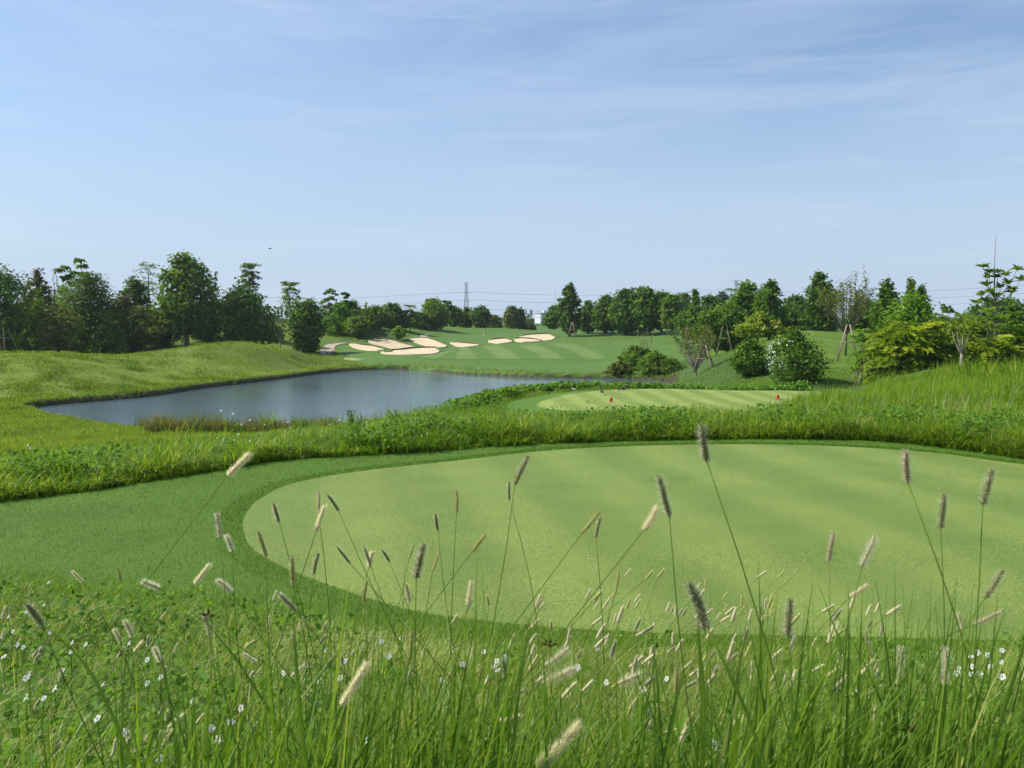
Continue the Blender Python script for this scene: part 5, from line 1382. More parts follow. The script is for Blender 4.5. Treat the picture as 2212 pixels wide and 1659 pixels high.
lone_blade([(1510, 1760, 1.4), (1520, 1560, 1.4), (1512, 1420, 1.4), (1506, 1310, 1.42)], .009, 'broad blade standing straight in front of the dark seed head below centre right', .65)
lone_blade([(2110, 1760, 1.4), (2160, 1560, 1.4), (2200, 1430, 1.42), (2230, 1330, 1.45)], .009, 'broad blade leaning right at the lower right corner', .55)
lone_blade([(1680, 1740, 1.5), (1620, 1560, 1.5), (1560, 1420, 1.52), (1520, 1350, 1.55)], .007, 'broad blade leaning left, crossing the stem of the tallest seed head', .65)
lone_blade([(960, 1350, 2.2), (1000, 1330, 2.2), (900, 1330, 2.22), (822, 1358, 2.25)], .006, 'thin pale blade bent over sideways above the clump', .9) if False else None

# ---- foxtails
m_core = surf_mat('seed_core', [(.35, (.09, .09, .028)), (.5, (.20, .20, .06)), (.68, (.36, .36, .13))], scale=420, detail=2, bump=.8, bscale=500, bdist=.002)
m_core_y = surf_mat('yellow_seed_core', [(.35, (.26, .26, .05)), (.68, (.50, .47, .12))], scale=420, detail=2, bump=.6, bscale=500, bdist=.002)
m_core_c = surf_mat('cream_seed_core', [(.35, (.48, .41, .24)), (.68, (.66, .58, .36))], scale=420, detail=2, bump=.6, bscale=500, bdist=.002)
m_core_p = surf_mat('pinkish_seed_core', [(.35, (.22, .16, .07)), (.68, (.46, .37, .18))], scale=420, detail=2, bump=.6, bscale=500, bdist=.002)
m_core_f = surf_mat('greyish_seed_core', [(.35, (.16, .15, .07)), (.68, (.34, .32, .18))], scale=420, detail=2, bump=.6, bscale=500, bdist=.002)
def hair_mat(name, c, tr):
    m, nt, out = new_mat(name)
    d = node(nt, 'ShaderNodeBsdfDiffuse'); d.inputs[0].default_value = (*c, 1)
    t = node(nt, 'ShaderNodeBsdfTranslucent'); t.inputs[0].default_value = (*c, 1)
    mx = node(nt, 'ShaderNodeMixShader'); mx.inputs[0].default_value = tr
    nt.links.new(d.outputs[0], mx.inputs[1]); nt.links.new(t.outputs[0], mx.inputs[2]); nt.links.new(mx.outputs[0], out.inputs[0])
    return m
m_hair = hair_mat('pale_bristle', (.90, .85, .60), .72)
m_hair_g = hair_mat('grey_bristle', (.62, .60, .50), .55)
m_hair_c = hair_mat('cream_bristle', (.95, .89, .55), .72)
m_stalk = leaf_mat('foxtail_stalk', [(0, (.10, .17, .02)), (.5, (.19, .28, .04)), (1, (.42, .42, .15))], trans=.35)

def core_mesh(name, mat, r0=.075, spk=150, bend=0):
    """unit long head: a knobbly spike of overlapping grains"""
    b = MB()
    b.lathe([(.02, 0), (r0 * .7, .05), (r0, .22), (r0 * .95, .6), (r0 * .7, .85), (r0 * .25, .98)], 8)
    for i in range(spk):
        z = (i + .5) / spk; a = i * 2.39996; r = r0 * (1.0 if z < .75 else 1 - (z - .75) * 2.2)
        c = np.array([math.cos(a) * r, math.sin(a) * r, z]); o = np.array([math.cos(a), math.sin(a), .9]); o /= np.linalg.norm(o)
        s = np.array([-math.sin(a), math.cos(a), 0]) * r0 * .34
        l = .055
        b.add([c - s, c + o * l * .5 + np.array([math.cos(a), math.sin(a), -.3]) * r0 * .3, c + s, c + o * l, c - o * l * .35], [(4, 1, 0), (4, 2, 1), (0, 1, 3), (1, 2, 3)])
    V_ = np.concatenate(b.v); V_[:, 0] += bend * V_[:, 2] ** 2
    me = bpy.data.meshes.new(name); me.from_pydata([tuple(v) for v in V_], [], b.f); me.materials.append(mat)
    return me
def hair_mesh(name, mat, n, L, w, r0=.06, up=.75, bend=0):
    z = RNG.random(n) * .98; a = U(0, 2 * PI, n)
    d = np.c_[np.cos(a), np.sin(a), up + RNG.normal(0, .3, n)]; d /= np.linalg.norm(d, axis=1)[:, None]
    p = np.c_[np.cos(a) * r0 * .8, np.sin(a) * r0 * .8, z]; l = L * U(.6, 1.25, n) * (1 - .25 * (z > .85))
    s = np.cross(d, RNG.normal(size=(n, 3))); s /= np.linalg.norm(s, axis=1)[:, None]
    v = np.stack([p - s * w, p + s * w, p + d * l[:, None]], 1).reshape(-1, 3)
    v[:, 0] += bend * np.repeat(z, 3) ** 2
    me = bpy.data.meshes.new(name); f = np.arange(n * 3).reshape(n, 3)
    me.from_pydata([tuple(q) for q in v], [], [tuple(map(int, q)) for q in f]); me.materials.append(mat)
    return me
HEADS = {k: [] for k in ('dark', 'cream', 'yellow', 'pink', 'fluff')}
for bd_ in (0, .10, .22):
    q_ = 1 + bd_
    HEADS['dark'].append((core_mesh('dark_head', m_core, .062 * q_, bend=bd_), hair_mesh('dark_bristles', m_hair, 420, .21, .0032, .05, .45, bd_)))
    HEADS['cream'].append((core_mesh('cream_head', m_core_c, .06 * q_, 120, bd_), hair_mesh('cream_bristles', m_hair_c, 900, .19 * q_, .005, bend=bd_)))
    HEADS['yellow'].append((core_mesh('yellow_head', m_core_y, .08 - .1 * bd_, bend=bd_), hair_mesh('yellow_bristles', m_hair_c, 420, .13, .0035, bend=bd_)))
    HEADS['pink'].append((core_mesh('pink_head', m_core_p, .05 * q_, 120, bd_), hair_mesh('pink_bristles', m_hair, 560, .16, .0035, bend=bd_)))
    HEADS['fluff'].append((core_mesh('fluffy_head', m_core_f, .045, 90, bd_), hair_mesh('fluffy_bristles', m_hair, 900, .21 * q_, .0045, .05, .6, bd_)))
def put(me, name, parent, loc, quat=None, s=1.0):
    o = bpy.data.objects.new(name, me); C.objects.link(o); o.parent = parent; o.location = loc
    if quat is not None: o.rotation_mode = 'QUATERNION'; o.rotation_quaternion = quat
    o.scale = (s * .92, s * .92, s)
    return o
def stalk(root, pts, r0, r1, name='stalk', rn=.4):
    pts = np.asarray(pts); m = len(pts)
    b = MB(); b.tube(pts, np.linspace(r0, r1, m), 5); o = b.build(name, m_stalk, root, smooth=True)
    at = o.data.attributes.new('rnd', 'FLOAT', 'POINT'); at.data.foreach_set('value', np.full(len(o.data.vertices), rn, np.float32))
    return o
def foxtail(tip, hb, s2, kind, label, k=1.0, group='foxtail grass heads before the tee', rn=None):
    ln = math.hypot(tip[0] - hb[0], tip[1] - hb[1])
    d = float(np.clip(128 / ln * k, 1.25, 4.4))
    p0, pt, p1 = P(hb[0], hb[1], d), P(tip[0], tip[1], d), P(s2[0], s2[1], d)
    pt = pt + np.array([0, U(-.25, .25) * np.linalg.norm(pt - p0), 0])
    dr = p1 - p0; dr /= np.linalg.norm(dr)
    if dr[2] > -.25: dr[2] = -.25; dr /= np.linalg.norm(dr)
    q = p0.copy(); t = 0
    while q[2] > tz(q[0], q[1]) and t < 2.6: t += .02; q = p0 + dr * t
    root = empty('foxtail', q, label, 'foxtail', group)
    kk = np.linspace(0, 1, 8)[:, None]; hd = (pt - p0) / np.linalg.norm(pt - p0)
    bend = (hd + dr) * .12 * t * 0 + np.array([U(-.07, .07) * t, 0, 0])
    pts = q * (1 - kk) + p0 * kk + bend * np.sin(kk * PI) - q
    stalk(root, pts, .0019, .0011, rn=U(.2, .6) if rn is None else rn)
    L = float(np.linalg.norm(pt - p0)); qt = Vector(hd).to_track_quat('Z', 'Y')
    hc, hh = HEADS[kind][RNG.integers(0, 3)]
    h = put(hc, 'seed_head', root, Vector(p0 - q), qt, L); wd_ = U(.66, 1.05); h.scale = (L * wd_, L * wd_, L)
    b = bpy.data.objects.new('bristles', hh); C.objects.link(b); b.parent = h
    return root
FX = [
 ((540, 980), (492, 1028), (200, 1400), 'cream', 'bright cream head on a long stem leaning right, alone against the mown grass at left', 1.15),
 ((1507, 915), (1527, 997), (1600, 1400), 'dark', 'tallest dark seed head, rising above the back edge of the near tee', 1),
 ((1135, 985), (1112, 1047), (1020, 1330), 'dark', 'dark head on a thick stem leaning right at the tee centre', 1),
 ((1097, 1040), (1100, 1079), (1115, 1290), 'dark', 'small dark head just left below the thick stemmed leaning one', 1),
 ((1422, 1028), (1446, 1116), (1505, 1370), 'dark', 'large dark head leaning left, crossed by a pale pinkish head', 1),
 ((1426, 1098), (1390, 1146), (1200, 1370), 'cream', 'pale cream head leaning right behind the large dark head', 1.1),
 ((1941, 970), (1961, 1042), (2015, 1390), 'pink', 'pinkish slender head touching the back edge of the tee at right', 1),
 ((2038, 1068), (2032, 1142), (2008, 1390), 'dark', 'dark head between the pinkish slender head and the rightmost upright head', 1),
 ((2134, 1014), (2123, 1090), (2090, 1400), 'dark', 'rightmost upright dark head, on a straight stem', 1),
 ((1795, 1150), (1790, 1212), (1788, 1420), 'pink', 'thin greyish head standing straight, left of the haloed head', .9),
 ((1882, 1158), (1862, 1224), (1830, 1400), 'fluff', 'head with a wide pale halo of bristles right of the thin greyish one', 1.05),
 ((2174, 1236), (2128, 1292), (2040, 1420), 'dark', 'dark head leaning hard right by the right picture edge', 1),
 ((989, 1062), (986, 1108), (985, 1260), 'yellow', 'small yellowish upright head at the middle of the tee left half', .9),
 ((938, 1108), (946, 1146), (980, 1300), 'dark', 'small brown head left of the yellowish upright head', .9),
 ((709, 1068), (731, 1103), (830, 1290), 'dark', 'dark head leaning left on a slanting stem at the left end of the tee', .9),
 ((690, 1065), (688, 1106), (690, 1260), 'pink', 'faint narrow head directly left of the slanting dark one', .9),
 ((701, 1091), (683, 1148), (650, 1260), 'cream', 'cream head leaning right below the faint narrow head', 1),
 ((592, 1085), (603, 1128), (640, 1290), 'dark', 'dark narrow head over the left edge of the tee', .9),
 ((464, 1110), (475, 1160), (490, 1300), 'pink', 'faint brown head over the mown surround left of the tee', 1),
 ((559, 1148), (575, 1202), (590, 1330), 'yellow', 'two toned yellow and brown head at the leftmost edge of the tee', 1),
 ((489, 1155), (502, 1192), (520, 1320), 'fluff', 'blurred pale head below the faint brown head on the surround', .9),
 ((682, 1195), (678, 1240), (680, 1330), 'dark', 'short dark head low over the left rim of the tee', .9),
 ((630, 1198), (634, 1264), (645, 1460), 'yellow', 'bright yellow green upright head in front of the tee rim at left', 1),
 ((160, 1231), (180, 1258), (215, 1340), 'cream', 'small cream head leaning left over the surround at far left', .8),
 ((254, 1224), (261, 1258), (265, 1350), 'yellow', 'small upright yellowish head right of the small cream one at far left', .8),
 ((311, 1250), (346, 1272), (470, 1350), 'fluff', 'grey head lying nearly flat to the left above the rough', .95),
 ((452, 1220), (420, 1262), (330, 1390), 'cream', 'cream head leaning right above the rough left of centre', 1),
 ((470, 1253), (502, 1282), (560, 1350), 'fluff', 'pale head leaning left close right of the cream leaning one', .9),
 ((603, 1282), (640, 1320), (720, 1430), 'pink', 'pinkish head leaning left below the yellow green upright head', 1),
 ((790, 1252), (785, 1302), (788, 1450), 'yellow', 'upright yellow brown head over the front rim of the tee', 1),
 ((729, 1182), (756, 1217), (840, 1320), 'dark', 'dark head leaning left on a slanting stem, lower on the tee', .9),
 ((786, 1183), (800, 1220), (850, 1370), 'dark', 'dark head with a pale head crossing behind it', .9),
 ((803, 1188), (797, 1226), (790, 1340), 'cream', 'pale head crossing behind a small dark head', .9),
 ((827, 1188), (841, 1213), (900, 1330), 'dark', 'tiny dark head right of the crossing pair', .8),
 ((912, 1175), (899, 1250), (880, 1400), 'dark', 'long dark head upright at left middle of the tee front', 1),
 ((893, 1178), (884, 1205), (860, 1300), 'yellow', 'little yellow head touching the long dark upright head', .8),
 ((951, 1195), (935, 1231), (880, 1380), 'yellow', 'yellow head leaning right beside the long dark upright head', .9),
 ((1049, 1154), (1020, 1192), (920, 1340), 'yellow', 'yellowish head leaning right at the tee centre', .9),
 ((1297, 1105), (1257, 1152), (1170, 1270), 'yellow', 'light head leaning right, tip touching a small dark head', 1),
 ((1293, 1115), (1287, 1161), (1280, 1300), 'dark', 'small dark head at the tip of a light leaning head', .9),
 ((1341, 1232), (1331, 1272), (1305, 1370), 'yellow', 'yellow head upright in front of the tee right of centre', .9),
 ((1166, 1284), (1158, 1312), (1120, 1420), 'cream', 'plump cream head low over the front rim of the tee', .8),
 ((1020, 1258), (1010, 1306), (990, 1420), 'cream', 'bright cream head at the front rim, left of the plump one', 1),
 ((878, 1262), (885, 1302), (870, 1420), 'pink', 'brown head leaning left at the front rim of the tee', .9),
 ((1511, 1262), (1522, 1360), (1560, 1560), 'dark', 'big near dark head half behind a broad blade', 1),
 ((1702, 1288), (1701, 1375), (1690, 1600), 'dark', 'big near dark head with bristles, low in front of the tee right half', 1),
 ((1871, 1260), (1836, 1290), (1760, 1380), 'cream', 'small cream head leaning hard right behind the haloed stem', .9),
 ((2074, 1325), (2079, 1362), (2075, 1450), 'cream', 'cream upright head near the right picture edge', .9),
 ((2174, 1322), (2104, 1350), (1900, 1420), 'pink', 'long mauve head lying nearly flat at the right edge', 1.3),
 ((64, 1298), (92, 1352), (150, 1470), 'dark', 'greyish brown head above the white flowers at far left', 1),
 ((271, 1340), (285, 1378), (300, 1460), 'cream', 'cream head in the middle of the little left trio', .9),
 ((246, 1358), (262, 1388), (300, 1470), 'cream', 'cream head on the left of the little left trio', .9),
 ((308, 1385), (290, 1408), (270, 1480), 'cream', 'cream head lowest of the little left trio', .7),
 ((334, 1392), (348, 1432), (350, 1560), 'fluff', 'silver haloed dark head below the little left trio', .9),
 ((522, 1412), (556, 1430), (640, 1480), 'fluff', 'pale head lying left over the lower left blades', .9),
 ((665, 1430), (630, 1462), (560, 1560), 'fluff', 'greenish pale head leaning right in the lower left blades', 1),
 ((792, 1440), (737, 1525), (650, 1650), 'cream', 'long tan head leaning right in front, at lower left centre', 1.2),
 ((888, 1368), (886, 1425), (880, 1560), 'yellow', 'bright yellow green upright head among the lower centre blades', 1),
 ((1230, 1398), (1180, 1440), (1080, 1540), 'fluff', 'hazy pale head leaning right at lower centre, upper of a pair', 1.1),
 ((1246, 1452), (1172, 1478), (1040, 1560), 'fluff', 'hazy pale head lying right at lower centre, lower of a pair', 1.2),
 ((1390, 1452), (1336, 1478), (1200, 1560), 'fluff', 'pinkish tan head lying right at the lower centre right', 1.1),
 ((1262, 1582), (1160, 1655), (1060, 1740), 'cream', 'large blurred tan head nearest the lens at the bottom edge', 1.5),
 ((1126, 1548), (1072, 1562), (960, 1640), 'cream', 'plump pale head lying flat at bottom centre', .9),
 ((1466, 1440), (1458, 1500), (1450, 1600), 'yellow', 'yellow head upright at the lower right centre', 1),
 ((1952, 1398), (1946, 1462), (1930, 1600), 'fluff', 'greenish hazy upright head at lower right', 1),
 ((2050, 1402), (2040, 1480), (2030, 1600), 'fluff', 'greenish hazy upright head right of the other hazy one at lower right', 1),
 ((1900, 1612), (1925, 1665), (1960, 1740), 'fluff', 'pinkish bristly head cut by the bottom edge at right', 1),
 ((1085, 1420), (1092, 1470), (1100, 1600), 'dark', 'dull brown head among blades left of the hazy pair', 1),
 ((440, 1325), (452, 1372), (470, 1500), 'pink', 'brown head on a thick upright stem at the left of the front blades', .9),
]
for f_ in FX: foxtail(*f_)

# the drift of small heads at lower right, each a plant of its own
SM = []
for kind in ('cream', 'yellow', 'dark', 'fluff'):
    b = MB()
    r0 = .075
    r0 = .085
    b.lathe([(.03, 0), (r0 * .9, .08), (r0 * 1.15, .3), (r0 * 1.1, .65), (r0 * .75, .88), (.02, 1.0)], 7)
    core_v = np.concatenate(b.v); nf = len(b.f); fs = list(b.f); mi = [0] * nf
    hm = hair_mesh('small_hair', m_hair_c, 200, .16, .009); hv = np.array([v.co[:] for v in hm.vertices]); o = len(core_v)
    fs += [(i + o, i + o + 1, i + o + 2) for i in range(0, len(hv), 3)]; mi += [1] * (len(hv) // 3)
    me = bpy.data.meshes.new('small_seed_head'); me.from_pydata([tuple(v) for v in np.r_[core_v, hv]], [], fs)
    me.materials.append({'cream': m_core_c, 'yellow': m_core_y, 'dark': m_core, 'fluff': m_core_f}[kind]); me.materials.append({'cream': m_hair_c, 'yellow': m_hair_c, 'dark': m_hair, 'fluff': m_hair}[kind])
    me.polygons.foreach_set('material_index', mi); SM.append(me)
def small_heads(n, u0, u1, v0, v1, label, group, az0, hl=(.048, .072), kinds=(0, 0, 1, 1, 3, 2)):
    for _ in range(n):
        u, v = U(u0, u1), U(v0, v1)
        d = float(np.interp(v, [1230, 1450, 1600], [5.0, 3.2, 2.3])) * U(.85, 1.1)
        p0 = P(u, v, d); z = float(tz(p0[0], d))
        if p0[2] < z + .05: p0[2] = z + U(.05, .2)
        ln = U(.15, .55) * (p0[2] - z) ; b0 = np.array([p0[0] - ln * math.cos(az0) * U(.5, 1.6), d + U(-.1, .1), 0]); b0[2] = tz(b0[0], b0[1])
        root = empty('foxtail', b0, label, 'foxtail', group)
        k = np.linspace(0, 1, 5)[:, None]; top = p0 - b0
        pts = top * np.c_[k ** 1.5, k, k ** .85]
        hd = pts[-1] - pts[-2]; hd = hd / np.linalg.norm(hd) + RNG.normal(0, .25, 3) + np.array([.1 * math.cos(az0), 0, .35]); hd /= np.linalg.norm(hd)
        stalk(root, pts, .0019, .0013, rn=U(.35, .9))
        put(SM[kinds[RNG.integers(0, len(kinds))]], 'seed_head', root, Vector(p0 - b0), Vector(hd).to_track_quat('Z', 'Y'), U(*hl) * U(.65, 1.1))
small_heads(100, 1130, 1920, 1310, 1500, 'small pale seed head in the dense drift before the front rim of the tee', 'drift of small foxtail heads before the tee', 0.0, (.055, .085), (0, 0, 0, 1, 3))
small_heads(26, 1250, 1720, 1235, 1340, 'small straw coloured seed head standing clear over the front of the tee', 'small foxtail heads clear over the tee', 0.0, kinds=(0, 1, 1))
small_heads(26, 1100, 1850, 1480, 1610, 'pale seed head low among the green blades at bottom right of centre', 'foxtail heads low among the blades', 0.0, (.05, .07))
small_heads(14, 1750, 2212, 1380, 1640, 'tan seed head leaning among the blades at the lower right', 'foxtail heads at the lower right', .3, (.055, .075))
small_heads(30, 0, 560, 1330, 1640, 'cream seed head among the weeds and white flowers at the lower left', 'foxtail heads at the lower left', .4, (.045, .065), (0, 0, 3))
small_heads(28, 500, 1130, 1290, 1560, 'small seed head half sunk in the grass left of centre', 'foxtail heads half sunk in the grass', .2, (.05, .075), (0, 0, 3, 1))

# ---- white flowers
m_petal = hair_mat('flower_petal', (.93, .91, .84), .5)
m_throat = plain('flower_throat', (.62, .66, .30), .6)
def blossom_mesh():
    b = MB(); n = 30
    rows = []
    for r, z in ((.10, -.75), (.17, -.40), (.34, -.08), (.62, .06), (1.0, .02)):
        row = []
        for k in range(n):
            a = 2 * PI * k / n; lobe = abs(math.cos(2.5 * a)) ** .55
            rr = r * (1 - (1 - lobe) * .34 * (r / 1.0) ** 2.5)
            row.append((rr * math.cos(a), rr * math.sin(a) , z + .10 * math.cos(5 * a) * r ** 2 - (.12 if math.sin(a) < -.3 else 0) * r ** 2))
        rows.append(row)
    fs = [(i * n + k, i * n + (k + 1) % n, (i + 1) * n + (k + 1) % n, (i + 1) * n + k) for i in range(4) for k in range(n)]
    b.add([p for r_ in rows for p in r_], fs, 0)
    b.lathe([(.05, -1.25), (.10, -.8), (.13, -.45)], 7, mi=1)
    me = bpy.data.meshes.new('blossom'); me.from_pydata([tuple(v) for v in np.concatenate(b.v)], [], b.f)
    me.materials.append(m_petal); me.materials.append(m_throat); me.polygons.foreach_set('material_index', b.mi)
    return me
BL = blossom_mesh()
def stem_mesh():
    b = MB(); b.tube([(0, 0, 0), (.05, .03, .5), (0, 0, 1)], [.006, .005, .004], 5)
    for a, z in ((.3, .35), (2.6, .55), (4.4, .75)):
        c = np.array([math.cos(a), math.sin(a), 0]); s = np.array([-math.sin(a), math.cos(a), 0]) * .05; p = np.array([0, 0, z])
        b.add([p, p + c * .10 + s + (0, 0, .05), p + c * .22 + (0, 0, .02), p + c * .10 - s + (0, 0, .05)], [(0, 1, 2, 3)])
    me = bpy.data.meshes.new('flower_stem'); me.from_pydata([tuple(v) for v in np.concatenate(b.v)], [], b.f); me.materials.append(M_['weed'])
    at = me.attributes.new('rnd', 'FLOAT', 'POINT'); at.data.foreach_set('value', np.full(len(me.vertices), .4, np.float32))
    return me
ST = stem_mesh()
def flower(p, size, label, group, stem=True):
    z = float(tz(p[0], p[1])); h = max(p[2] - z, .04)
    root = empty('white_flower', (p[0], p[1], z), label, 'flower', group)
    f = bpy.data.objects.new('blossom', BL); C.objects.link(f); f.parent = root; f.location = (0, 0, h); f.scale = (size,) * 3
    tow = Vector((RNG.normal(-.55, .4), -.6 + RNG.normal(0, .25), U(.4, 1.0))); f.rotation_mode = 'QUATERNION'; f.rotation_quaternion = tow.to_track_quat('Z', 'Y')
    if stem: s = bpy.data.objects.new('stem', ST); C.objects.link(s); s.parent = root; s.scale = (h * .8, h * .8, h); s.rotation_euler = (0, 0, U(0, 6))
def flowers(pts, label, group, d=None, size=.0125):
    for u, v in pts:
        if d is None: dd = float(np.interp(v, [1240, 1330, 1430, 1600], [6.4, 4.6, 3.4, 1.9]))
        else: dd = d * U(.94, 1.06)
        p = P(u, v, dd); z = float(tz(p[0], dd))
        if p[2] < z + .06: p[2] = z + .07
        flower(p, size * U(.85, 1.15), label, group)
flowers([(50, 1398), (38, 1393), (105, 1258), (95, 1307), (57, 1322), (28, 1364), (108, 1366), (155, 1388), (185, 1392), (153, 1408), (8, 1418), (62, 1457), (56, 1465), (95, 1508), (135, 1449), (118, 1487), (55, 1507), (222, 1478), (347, 1463), (318, 1425), (318, 1476), (414, 1514), (210, 1552), (268, 1583), (278, 1390), (18, 1332)],
        'white trumpet flower in the patch at the left edge', 'white flowers in the left patch', size=.0125)
flowers([(456, 1574), (470, 1600), (345, 1640), (500, 1560), (790, 1600), (520, 1530), (612, 1455)], 'white flower low among the blades at the lower left', 'white flowers among the lower left blades', size=.0125)
flowers([(824, 1386), (866, 1377), (840, 1418), (705, 1405), (745, 1428), (735, 1465), (690, 1470), (980, 1405), (1000, 1435), (1045, 1408), (1072, 1428), (1066, 1440), (1074, 1447), (1090, 1420), (1082, 1505), (955, 1470)], 'white flower in the grass below the tee, left of centre', 'white flowers left of centre', size=.0122)
flowers([(1290, 1402), (1310, 1474), (1440, 1466), (1248, 1442), (1545, 1610), (1390, 1490)], 'white flower in the drift of seed heads', 'white flowers in the seed head drift', size=.0122)
flowers([(2112, 1410), (2134, 1415), (2165, 1405), (2163, 1430), (2098, 1418), (2100, 1440), (2072, 1442), (2068, 1454), (2098, 1456), (2117, 1455), (2140, 1440), (2165, 1462)], 'white flower in the cluster by the right edge', 'white flowers in the right cluster', size=.0122)
flowers([(1848, 1497)], 'single white flower among green blades at lower right', None, size=.0125)
# farther ones in the band of rough grass
mid = [(480, 875), (505, 882), (560, 925), (575, 905), (590, 925), (605, 930), (625, 912), (640, 938), (650, 925), (672, 918), (690, 930), (715, 905), (730, 895), (745, 920), (760, 905), (790, 900), (830, 905), (845, 910), (700, 945), (655, 950), (525, 905), (540, 895), (620, 900), (915, 918)]
flowers([(u + U(-5, 5), v + 12) for u, v in mid], 'tiny white flower along the grassy crest above the pond', 'white flowers along the crest', 17.5, .026)
mid = [(1480, 888), (1560, 895), (1605, 890), (1620, 900), (1700, 880), (1735, 900), (1980, 872), (1985, 885), (1990, 893), (1995, 900), (2010, 892), (2025, 890), (2090, 895), (2110, 905), (2150, 878), (2170, 885), (2195, 880), (2070, 880), (1870, 890), (1880, 898)]
flowers([(u + U(-5, 5), v + 14) for u, v in mid], 'tiny white flower in the tall grass before the far tee', 'white flowers in the tall grass', 19.5, .026)
flowers([(60, 962), (65, 968), (470, 945), (505, 950), (540, 952), (515, 938)], 'tiny white flower in the rough at the left below the reeds', 'white flowers in the left rough', 15.5, .024)
# dry sedge heads
def sedge(u, v, d, label):
    p = P(u, v, d); z = float(tz(p[0], d)); root = empty('sedge', (p[0], d, z), label, 'sedge')
    h = p[2] - z; stalk(root, [(.02, 0, 0), (.01, 0, h * .6), (0, 0, h)], .003, .002, 'stem', .9)
    n = 16; a = U(0, 2 * PI, n); e = RNG.normal(.3, .5, n); dr = np.c_[np.cos(a) * np.cos(e), np.sin(a) * np.cos(e), np.sin(e)]
    vv, f, r = leaf_quads(np.array([0, 0, h]) + dr * .012, np.cross(dr, RNG.normal(size=(n, 3))), .028, .006, RNG.random(n), up=dr)
    mesh('seed_cluster', vv, f, M_['brown'], root, attrs={'rnd': r})
sedge(448, 1330, 2.3, 'brown starry sedge head on a stout stem at lower left')
sedge(1185, 1395, 1.9, 'small brown sedge knot left of the seed head drift')
sedge(1965, 1575, 1.7, 'brown sedge knot among the blades at lower right')
# ------------------------------------------------------------------ sky and sun
SUN_AZ, SUN_EL = math.radians(-78), math.radians(46)     # from straight ahead, to the left
wd = bpy.data.worlds.new('World'); sc.world = wd; wd.use_nodes = True
nt = wd.node_tree; nt.nodes.clear()
wo = nt.nodes.new('ShaderNodeOutputWorld'); bg = nt.nodes.new('ShaderNodeBackground')
sky = nt.nodes.new('ShaderNodeTexSky'); sky.sky_type = 'NISHITA'; sky.sun_disc = False
sky.sun_elevation = SUN_EL; sky.sun_rotation = SUN_AZ
sky.air_density = 1.0; sky.dust_density = .6; sky.ozone_density = 2.5; sky.altitude = 0
tc = nt.nodes.new('ShaderNodeTexCoord')
mp = nt.nodes.new('ShaderNodeMapping'); mp.inputs['Scale'].default_value = (1.2, 1.2, 7.5); mp.inputs['Rotation'].default_value = (.06, .10, .3)
nt.links.new(tc.outputs['Generated'], mp.inputs['Vector'])
n1 = nt.nodes.new('ShaderNodeTexNoise'); n1.inputs['Scale'].default_value = 1.6; n1.inputs['Detail'].default_value = 9; n1.inputs['Roughness'].default_value = .55; n1.inputs['Distortion'].default_value = .6
nt.links.new(mp.outputs[0], n1.inputs['Vector'])
mr = nt.nodes.new('ShaderNodeMapRange'); mr.inputs['From Min'].default_value = .40; mr.inputs['From Max'].default_value = .72; mr.inputs['To Min'].default_value = .04; mr.inputs['To Max'].default_value = .5
nt.links.new(n1.outputs['Fac'], mr.inputs['Value'])
mx = nt.nodes.new('ShaderNodeMix'); mx.data_type = 'RGBA'
mx.inputs[7].default_value = (4.5, 5.5, 7.2, 1)
m2 = nt.nodes.new('ShaderNodeMapping'); m2.inputs['Scale'].default_value = (1.6, 1.6, 15); m2.inputs['Rotation'].default_value = (-.05, .04, .9)
nt.links.new(tc.outputs['Generated'], m2.inputs['Vector'])
n2 = nt.nodes.new('ShaderNodeTexNoise'); n2.inputs['Scale'].default_value = 2.3; n2.inputs['Detail'].default_value = 10; n2.inputs['Roughness'].default_value = .6; n2.inputs['Distortion'].default_value = .9
nt.links.new(m2.outputs[0], n2.inputs['Vector'])
r2 = nt.nodes.new('ShaderNodeMapRange'); r2.inputs['From Min'].default_value = .52; r2.inputs['From Max'].default_value = .76; r2.inputs['To Max'].default_value = .28
nt.links.new(n2.outputs['Fac'], r2.inputs['Value'])
tn = nt.nodes.new('ShaderNodeMix'); tn.data_type = 'RGBA'; tn.blend_type = 'MULTIPLY'; tn.inputs[0].default_value = 1; tn.inputs[7].default_value = (.94, 1.03, 1.09, 1)
nt.links.new(sky.outputs[0], tn.inputs[6])
nt.links.new(mr.outputs[0], mx.inputs[0]); nt.links.new(tn.outputs[2], mx.inputs[6])
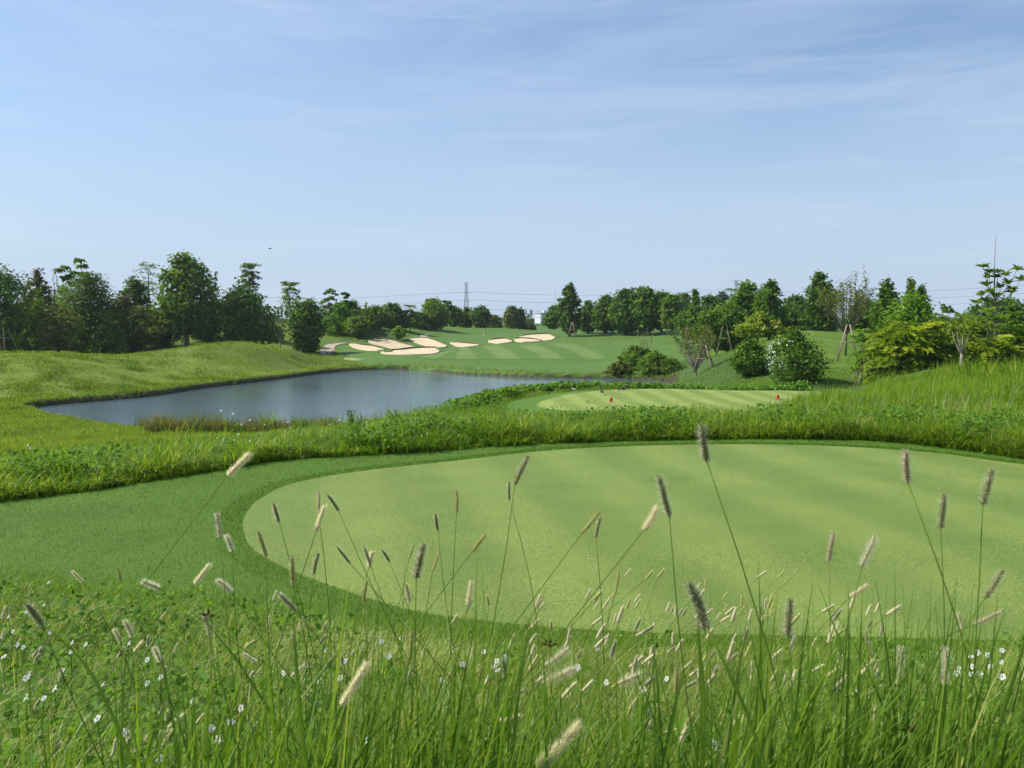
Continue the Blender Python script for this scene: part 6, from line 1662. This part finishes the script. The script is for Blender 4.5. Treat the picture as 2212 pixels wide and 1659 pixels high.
# a veil of haze low in the sky
sx = nt.nodes.new('ShaderNodeSeparateXYZ'); nt.links.new(tc.outputs['Generated'], sx.inputs[0])
hz = nt.nodes.new('ShaderNodeMapRange'); hz.interpolation_type = 'SMOOTHSTEP'
hz.inputs['From Min'].default_value = -.05; hz.inputs['From Max'].default_value = .38; hz.inputs['To Min'].default_value = .92; hz.inputs['To Max'].default_value = 0
nt.links.new(sx.outputs[2], hz.inputs['Value'])
mh = nt.nodes.new('ShaderNodeMix'); mh.data_type = 'RGBA'; mh.inputs[7].default_value = (3.8, 4.75, 6.15, 1)
nt.links.new(hz.outputs[0], mh.inputs[0]); nt.links.new(mx.outputs[2], mh.inputs[6])
mw = nt.nodes.new('ShaderNodeMix'); mw.data_type = 'RGBA'; mw.inputs[7].default_value = (5.3, 6.0, 6.9, 1)
nt.links.new(r2.outputs[0], mw.inputs[0]); nt.links.new(mh.outputs[2], mw.inputs[6])
nt.links.new(mw.outputs[2], bg.inputs['Color'])
bg.inputs['Strength'].default_value = .1
nt.links.new(bg.outputs[0], wo.inputs[0])

sun = bpy.data.lights.new('sun', 'SUN'); sun.energy = 4.6; sun.angle = math.radians(.6); sun.color = (1, .955, .87)
so = bpy.data.objects.new('sun', sun); C.objects.link(so)
sd = Vector((math.sin(SUN_AZ) * math.cos(SUN_EL), math.cos(SUN_AZ) * math.cos(SUN_EL), math.sin(SUN_EL)))
so.rotation_euler = sd.to_track_quat('Z', 'Y').to_euler()
so.location = (-30, 20, 40)

sc.view_settings.view_transform = 'Standard'; sc.view_settings.look = 'None'
sc.view_settings.exposure = .45; sc.view_settings.gamma = 1
sc.render.engine = 'CYCLES'
sc.cycles.use_denoising = True
sc.cycles.max_bounces = 6
sc.cycles.transparent_max_bounces = 8

# ------------------------------------------------------------------ a thin summer haze
hm = bpy.data.materials.new('haze'); hm.use_nodes = True
hn = hm.node_tree; hn.nodes.clear()
ho = hn.nodes.new('ShaderNodeOutputMaterial'); hv = hn.nodes.new('ShaderNodeVolumePrincipled')
hv.inputs['Color'].default_value = (.80, .88, .97, 1); hv.inputs['Density'].default_value = .0002; hv.inputs['Anisotropy'].default_value = .2
hn.links.new(hv.outputs[0], ho.inputs['Volume'])
b = MB(); z0 = float(ZZ.min()) - 1; b.box((0, 440, (z0 + 42) / 2), (3200, 960, 42 - z0))
tag(b.build('haze', hm), kind='stuff')
